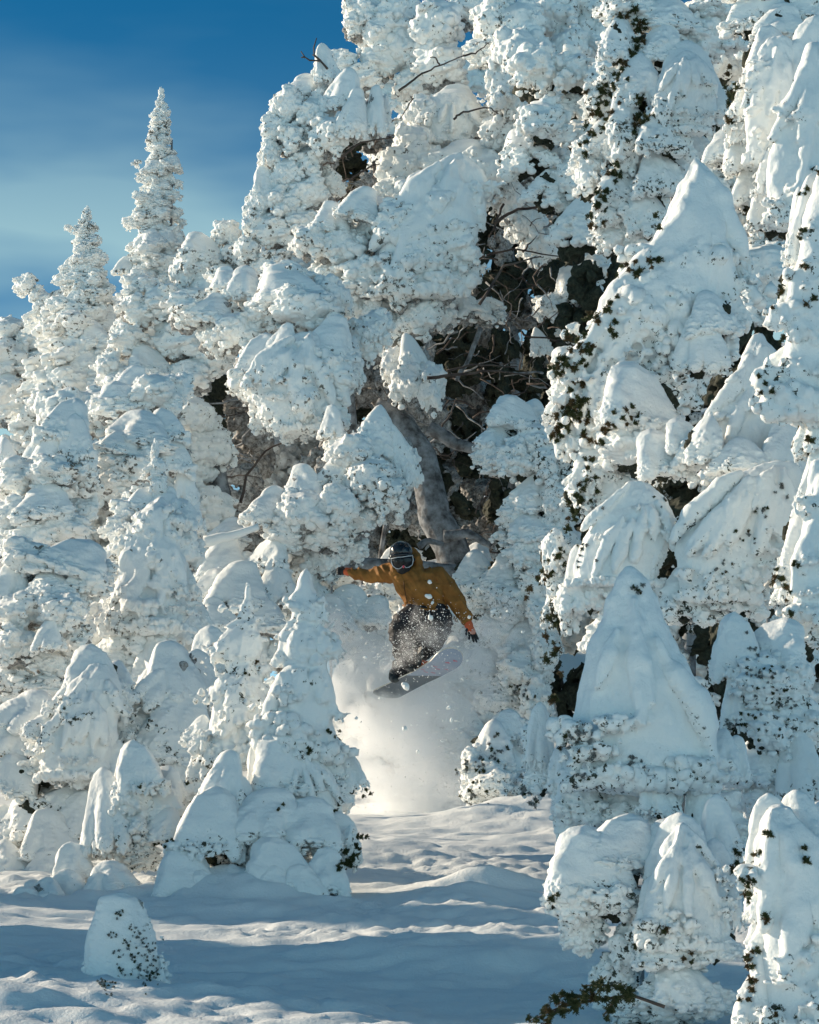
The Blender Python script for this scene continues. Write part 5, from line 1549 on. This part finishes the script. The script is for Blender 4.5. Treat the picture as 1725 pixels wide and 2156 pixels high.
# the board
board = bpy.data.objects.new('snowboard', None); COL.objects.link(board)
board.location = RO
board.rotation_euler = (PITCH, 0, 0)
tag(board, 'snowboard seen from below, pale nose with small red marks and slate middle', 'snowboard')
Cc = Vector(q(808, 1345, 0.0))
Lv = Vector((.325, -.61, .185)); LL = Lv.length; Lv.normalize()
Wv = Vector((.128, .057, -.036)); Wv = (Wv - Lv * Wv.dot(Lv)).normalized()
Nv = Lv.cross(Wv)
if Nv.z < 0: Nv = -Nv
HL = 0.745


def bpt(u, v, off=0.0):
    """u along (-1 tail .. 1 nose), v across -1..1"""
    au = abs(u)
    w = 0.128 + 0.020 * au ** 2
    if au > 0.80:
        w *= math.sqrt(max(0.0, 1 - ((au - 0.80) / 0.20) ** 2.3))
    rise = 0.012 * (1 - au) + ((0.09 if u > 0 else 0.0) * ((au - 0.72) / 0.28) ** 1.8 if au > 0.72 else 0) + (0.05 if u > 0 else 0.0) * au ** 2
    return Cc + Lv * (u * HL) + Wv * (v * w) + Nv * (rise + off)


def board_sheet(name, us, off, mat, thick=0.0, vs=(-1, -.8, -.4, 0, .4, .8, 1), parent=board):
    V, F = [], []
    for u in us:
        for v in vs:
            V.append(bpt(u, v, off))
    n, m = len(us), len(vs)
    for i in range(n - 1):
        for j in range(m - 1):
            F.append((i * m + j, i * m + j + 1, (i + 1) * m + j + 1, (i + 1) * m + j))
    if thick:
        k = len(V)
        for u in us:
            for v in vs:
                V.append(bpt(u, v, off + thick))
        F += [tuple(a + k for a in f[::-1]) for f in F]
        for i in range(n - 1):
            for j in (0, m - 1):
                a, b = i * m + j, (i + 1) * m + j
                F.append((a, b, b + k, a + k))
        for j in range(m - 1):
            for i in (0, n - 1):
                a, b = i * m + j, i * m + j + 1
                F.append((a, b, b + k, a + k))
    return local_mesh(name, V, F, mat, parent, False)


US = [-.999, -.99, -.975, -.95, -.92, -.88, -.84, -.8, -.74] + [x / 20 for x in range(-14, 15)] + [.74, .8, .84, .88, .92, .95, .975, .99, .999]
deck = board_sheet('topsheet', US, 0.0, M['topsheet'], 0.010)
# slanted boundary across the base, darker towards the tail
def base_part(name, pred, mat, off):
    V, F = [], []
    for i in range(len(US) - 1):
        for j in range(12):
            vc = [(US[i], -1 + j / 6), (US[i + 1], -1 + j / 6), (US[i + 1], -1 + (j + 1) / 6), (US[i], -1 + (j + 1) / 6)]
            vc = [(u, v * 0.985) for u, v in vc]
            if not pred(sum(u for u, v in vc) / 4, sum(v for u, v in vc) / 4): continue
            b = len(V); V += [bpt(u, v, off) for u, v in vc]; F.append((b, b + 1, b + 2, b + 3))
    return local_mesh(name, V, F, mat, board)
NB = 0.16
V_, W_ = (lambda u, v: u > NB + 0.10 * v), None
# two clean-edged halves of the base
def base_half(name, lo, hi, mat):
    V, F = [], []
    vs = [-.985 + 1.97 * j / 10 for j in range(11)]
    cols = []
    for v in vs:
        a, b = lo(v), hi(v)
        cols.append([bpt(a + (b - a) * t, v, -0.003) for t in [k / 40 for k in range(41)]])
    for ccol in cols: V += ccol
    for j in range(10):
        for k in range(40):
            a = j * 41 + k
            F.append((a, a + 1, a + 42, a + 41))
    return local_mesh(name, V, F, mat, board, False)


bl = lambda v: 0.20 + 0.16 * v
base_half('pale_base', bl, lambda v: 0.998, M['deck_light'])
base_half('slate_base', lambda v: -0.998, bl, M['deck_dark'])
# small red script-like marks on the nose
def mark(u, v, s, seed):
    r = np.random.default_rng(seed)
    V, F = [], []
    for k in range(5):
        du, dv = r.uniform(-.5, .5) * s * 0.5, (k - 2) * 0.26 * s
        a, b = r.uniform(.35, .8) * s * 0.35, 0.085 * s
        c0 = bpt(u, v, -0.0055)
        ud = (bpt(u + .01, v, -0.0055) - c0).normalized(); vd = (bpt(u, v + .05, -0.0055) - c0).normalized()
        p = c0 + vd * dv + ud * du * 0.5
        b0 = len(V)
        V += [p - ud * a - vd * b, p + ud * a - vd * b, p + ud * a + vd * b, p - ud * a + vd * b]
        F.append((b0, b0 + 1, b0 + 2, b0 + 3))
    local_mesh('printed_mark', V, F, M['red'], board, False)


for i, (u, v) in enumerate(((.42, -.72), (.62, -.35), (.80, .10), (.36, -.30), (.56, .05), (.40, .15), (.62, .55), (.86, .5))):
    mark(u, v, 0.034, 30 + i)
# bindings on the top side
for u, yaw in ((.36, 1), (-.36, -1)):
    bd = bpy.data.objects.new('binding', None); COL.objects.link(bd); bd.parent = board
    def bb(name, u0, u1, v0, v1, h0, h1, mat):
        V = [bpt(a, b, h) for h in (h0, h1) for a, b in ((u0, v0), (u1, v0), (u1, v1), (u0, v1))]
        F = [(0, 1, 2, 3), (7, 6, 5, 4), (0, 4, 5, 1), (1, 5, 6, 2), (2, 6, 7, 3), (3, 7, 4, 0)]
        local_mesh(name, V, F, mat, bd)
    bb('base_plate', u - .07, u + .07, -.85, .75, .012, .03, M['boot'])
    bb('highback', u - .05, u + .05, -1.0, -.86, .03, .22, M['boot'])
    bb('strap', u - .06, u - .045, -.95, .3, .03, .09, M['orange'])
    bb('strap', u + .03, u + .045, -.95, .3, .03, .09, M['orange'])

# ------------------------------------------------------------------ powder thrown up behind and under the rider
def powder():
    m = bpy.data.materials.new('powder_snow_cloud')
    m.use_nodes = True
    nt = m.node_tree
    nt.nodes.clear()
    L = nt.links.new
    out = N(nt, 'ShaderNodeOutputMaterial')
    vol = N(nt, 'ShaderNodeVolumePrincipled')
    vol.inputs['Color'].default_value = (0.995, 0.997, 1.0, 1)
    vol.inputs['Anisotropy'].default_value = 0.15
    L(vol.outputs['Volume'], out.inputs['Volume'])
    tcx = N(nt, 'ShaderNodeTexCoord')
    pos = tcx.outputs['Object']
    n0 = N(nt, 'ShaderNodeTexNoise', Scale=1.6, Detail=2.0)
    L(pos, n0.inputs['Vector'])
    # warp
    sub = N(nt, 'ShaderNodeVectorMath', operation='SUBTRACT'); sub.inputs[1].default_value = (.5, .5, .5)
    L(n0.outputs['Color'], sub.inputs[0])
    scl = N(nt, 'ShaderNodeVectorMath', operation='SCALE'); scl.inputs['Scale'].default_value = 0.6
    L(sub.outputs[0], scl.inputs[0])
    wp = N(nt, 'ShaderNodeVectorMath', operation='ADD')
    L(pos, wp.inputs[0]); L(scl.outputs[0], wp.inputs[1])
    total = None
    for (x, y, dy, rx, ry, rz, wgt) in PUFFS:
        c = PM(x, y, dy)
        s = N(nt, 'ShaderNodeVectorMath', operation='SUBTRACT'); s.inputs[1].default_value = c
        L(wp.outputs[0], s.inputs[0])
        d = N(nt, 'ShaderNodeVectorMath', operation='DIVIDE'); k = M_PER(RY); d.inputs[1].default_value = (rx * k, ry * k, rz * k)
        L(s.outputs[0], d.inputs[0])
        ln = N(nt, 'ShaderNodeVectorMath', operation='LENGTH'); L(d.outputs[0], ln.inputs[0])
        mr = N(nt, 'ShaderNodeMapRange'); mr.interpolation_type = 'SMOOTHSTEP'
        mr.inputs['From Min'].default_value = 1.4; mr.inputs['From Max'].default_value = 0.25; mr.inputs['To Min'].default_value = 0; mr.inputs['To Max'].default_value = wgt
        L(ln.outputs['Value'], mr.inputs['Value'])
        if total is None: total = mr.outputs['Result']
        else:
            mx = N(nt, 'ShaderNodeMath', operation='MAXIMUM'); L(total, mx.inputs[0]); L(mr.outputs['Result'], mx.inputs[1]); total = mx.outputs[0]
    n1 = N(nt, 'ShaderNodeTexNoise', Scale=5.5, Detail=7.0, Roughness=0.72)
    L(pos, n1.inputs['Vector'])
    a = N(nt, 'ShaderNodeMath', operation='MULTIPLY_ADD'); L(n1.outputs['Fac'], a.inputs[0]); a.inputs[1].default_value = 2.0; L(total, a.inputs[2])
    n2 = N(nt, 'ShaderNodeTexNoise', Scale=15.0, Detail=4.0, Roughness=0.7)
    L(pos, n2.inputs['Vector'])
    a2 = N(nt, 'ShaderNodeMath', operation='MULTIPLY_ADD'); L(n2.outputs['Fac'], a2.inputs[0]); a2.inputs[1].default_value = 0.9; L(a.outputs[0], a2.inputs[2])
    a = a2
    mr = N(nt, 'ShaderNodeMapRange')
    mr.inputs['From Min'].default_value = 1.62; mr.inputs['From Max'].default_value = 3.3; mr.inputs['To Min'].default_value = 0; mr.inputs['To Max'].default_value = 1
    L(a.outputs[0], mr.inputs['Value'])
    # nothing outside the puffs
    gate = N(nt, 'ShaderNodeMapRange'); gate.inputs['From Max'].default_value = 0.40
    L(total, gate.inputs['Value'])
    g2 = N(nt, 'ShaderNodeMath', operation='MULTIPLY'); L(mr.outputs['Result'], g2.inputs[0]); L(gate.outputs['Result'], g2.inputs[1])
    mu = N(nt, 'ShaderNodeMath', operation='MULTIPLY'); mu.inputs[1].default_value = 17.0
    L(g2.outputs[0], mu.inputs[0]); L(mu.outputs[0], vol.inputs['Density'])
    vol.inputs['Density Attribute'].default_value = ''
    # container: one rounded hull
    me = remesh(spheres_mesh([PM(x, y, dy) + (rx * M_PER(RY) * 1.4 + .3, ry * M_PER(RY) * 1.4 + .3, rz * M_PER(RY) * 1.4 + .3) for x, y, dy, rx, ry, rz, w in PUFFS], ico=ICO2), 0.06, 'powder_cloud')
    me.materials.clear(); me.materials.append(m)
    o = link('powder_cloud', me, None, RO)
    tag(o, 'glowing burst of powder snow kicked up under the snowboarder', kind='stuff')
    return o


def PM(x, y, dy):
    v = P(x, y, RY + dy) - RO
    return (v.x, v.y, v.z)


PUFFS = [(760, 1400, 0.77, 100.8, 70, 88.0, 0.8), (730, 1460, 0.72, 67.2, 60, 77.0, 0.7), (720, 1370, 0.72, 56.0, 50, 55.0, 0.6), (800, 1350, 0.82, 67.2, 50, 66.0, 0.6), (1060, 1310, 0.62, 51.52, 36, 55.0, 0.5), (690, 1340, 0.72, 56.0, 40, 66.0, 0.5), (1000, 1420, 0.62, 56.0, 40, 88.0, 0.5), (960, 1390, 0.72, 78.4, 60, 77.0, 0.75), (1010, 1340, 0.62, 56.0, 45, 55.0, 0.55), (870, 1450, 0.87, 134.4, 60, 99.0, 0.8), (840, 1530, 0.52, 134.4, 80, 88.0, 0.85), (900, 1600, 0.42, 89.6, 70, 99.0, 0.75), (850, 1660, 0.32, 123.2, 80, 88.0, 0.8), (930, 1500, 0.62, 78.4, 60, 88.0, 0.7), (760, 1600, 0.42, 67.2, 60, 99.0, 0.6), (900, 1710, 0.22, 145.6, 80, 39.6, 0.7), (780, 1715, 0.22, 100.8, 70, 33.0, 0.6), (850, 1375, -0.45, 46, 24, 34, 0.5), (905, 1352, -0.4, 40, 24, 34, 0.55), (880, 1320, -0.45, 30, 20, 26, 0.5), (825, 1385, -0.4, 30, 20, 20, 0.45), (945, 1345, -0.35, 30, 22, 36, 0.55), (740, 1330, 0.7, 67.2, 50, 55.0, 0.55), (820, 1300, 0.8, 67.2, 50, 44.0, 0.45), (1000, 1470, 0.7, 56.0, 50, 99.0, 0.5), (960, 1650, 0.5, 56.0, 50, 99.0, 0.6)]
powder()


def flying_snow():
    r = np.random.default_rng(31)
    big = [(905, 1226, 10), (903, 1256, 13), (911, 1268, 7), (907, 1300, 12), (988, 1300, 8), (1038, 1286, 11), (1070, 1286, 7), (855, 1445, 19), (945, 1490, 10), (951, 1515, 8), (852, 1533, 12), (880, 1583, 9), (707, 1380, 10), (770, 1384, 7),
           (1150, 1560, 6), (1052, 1630, 7), (820, 1120, 5), (975, 1430, 6), (1010, 1240, 5), (1055, 1300, 5), (690, 1345, 6), (800, 1470, 6), (930, 1560, 6), (760, 1520, 5), (1100, 1330, 6), (985, 1390, 6)]
    lib = []
    for k in range(4):
        sp = [(0, 0, 0, .42)] + [tuple(r.uniform(-.3, .3, 3)) + (r.uniform(.2, .35),) for _ in range(4)]
        me = remesh(spheres_mesh(sp, ico=ICO2), 0.09, 'snow_chunk')
        me.materials.clear(); me.materials.append(M['snow'])
        lib.append(me)
    for i, (x, y, s) in enumerate(big):
        k = M_PER(28.7) * s * 0.95
        o = link('snow_chunk', lib[i % 4], None, P(x, y, 28.7 + r.uniform(-.25, .2)), tuple(r.uniform(0, 6, 3)), (k, k, k * 1.2))
        if s >= 19: lab = 'largest lump of snow, flying in front of the board'
        else: lab = 'small clump of snow flying through the air around the snowboarder'
        tag(o, lab, 'snow clump', None if s >= 19 else 'flying snow clumps')
    sp = []
    for i in range(7000):
        px, py, dy, rx, ry, rz, w = PUFFS[int(r.integers(len(PUFFS)))]
        d = r.normal(size=3)
        x, y = px + d[0] * rx * 0.85, py + d[2] * rz * 0.85 - 6
        s = M_PER(29) * (0.5 + 1.4 * r.uniform() ** 5) * 1.0
        c = P(x, y, RY + dy - 0.15 + d[1] * 0.35)
        if c.z < float(ground_h(np.array(c.x), np.array(c.y))): continue
        sp.append((c.x, c.y, c.z, s))
    for i in range(2600):    # grains raining down on the right side of the plume
        x, y = r.normal(958, 16 + 14 * r.uniform()), r.uniform(1430, 1735)
        c = P(x, y, 29.6 + r.normal() * .25)
        if c.z < float(ground_h(np.array(c.x), np.array(c.y))): continue
        sp.append((c.x, c.y, c.z, M_PER(29) * (0.5 + 1.2 * r.uniform() ** 5)))
    for i in range(900):     # and thrown up on both sides
        x, y = (r.normal(700, 40), r.normal(1340, 50)) if r.uniform() < .5 else (r.normal(1040, 38), r.normal(1310, 40))
        c = P(x, y, 29.7 + r.normal() * .25)
        sp.append((c.x, c.y, c.z, M_PER(29) * (0.5 + 1.2 * r.uniform() ** 5)))
    for i in range(280):     # snow dust on and in front of the legs
        c = P(r.normal(885, 46), r.normal(1345, 38), 28.95 + r.uniform(-.2, .15))
        sp.append((c.x, c.y, c.z, M_PER(29) * r.uniform(0.5, 1.5)))
    sp = np.array(sp)
    v = np.array([(1, 0, 0), (-1, 0, 0), (0, 1, 0), (0, -1, 0), (0, 0, 1), (0, 0, -1)], float)
    f = np.array([(0, 2, 4), (2, 1, 4), (1, 3, 4), (3, 0, 4), (2, 0, 5), (1, 2, 5), (3, 1, 5), (0, 3, 5)])
    me = spheres_mesh(sp, 'powder_specks', ico=(v, f))
    me.materials.append(M['snow'])
    o = link('powder_specks', me)
    tag(o, 'fine snow grains hanging in the air round the powder burst', kind='stuff')


flying_snow()
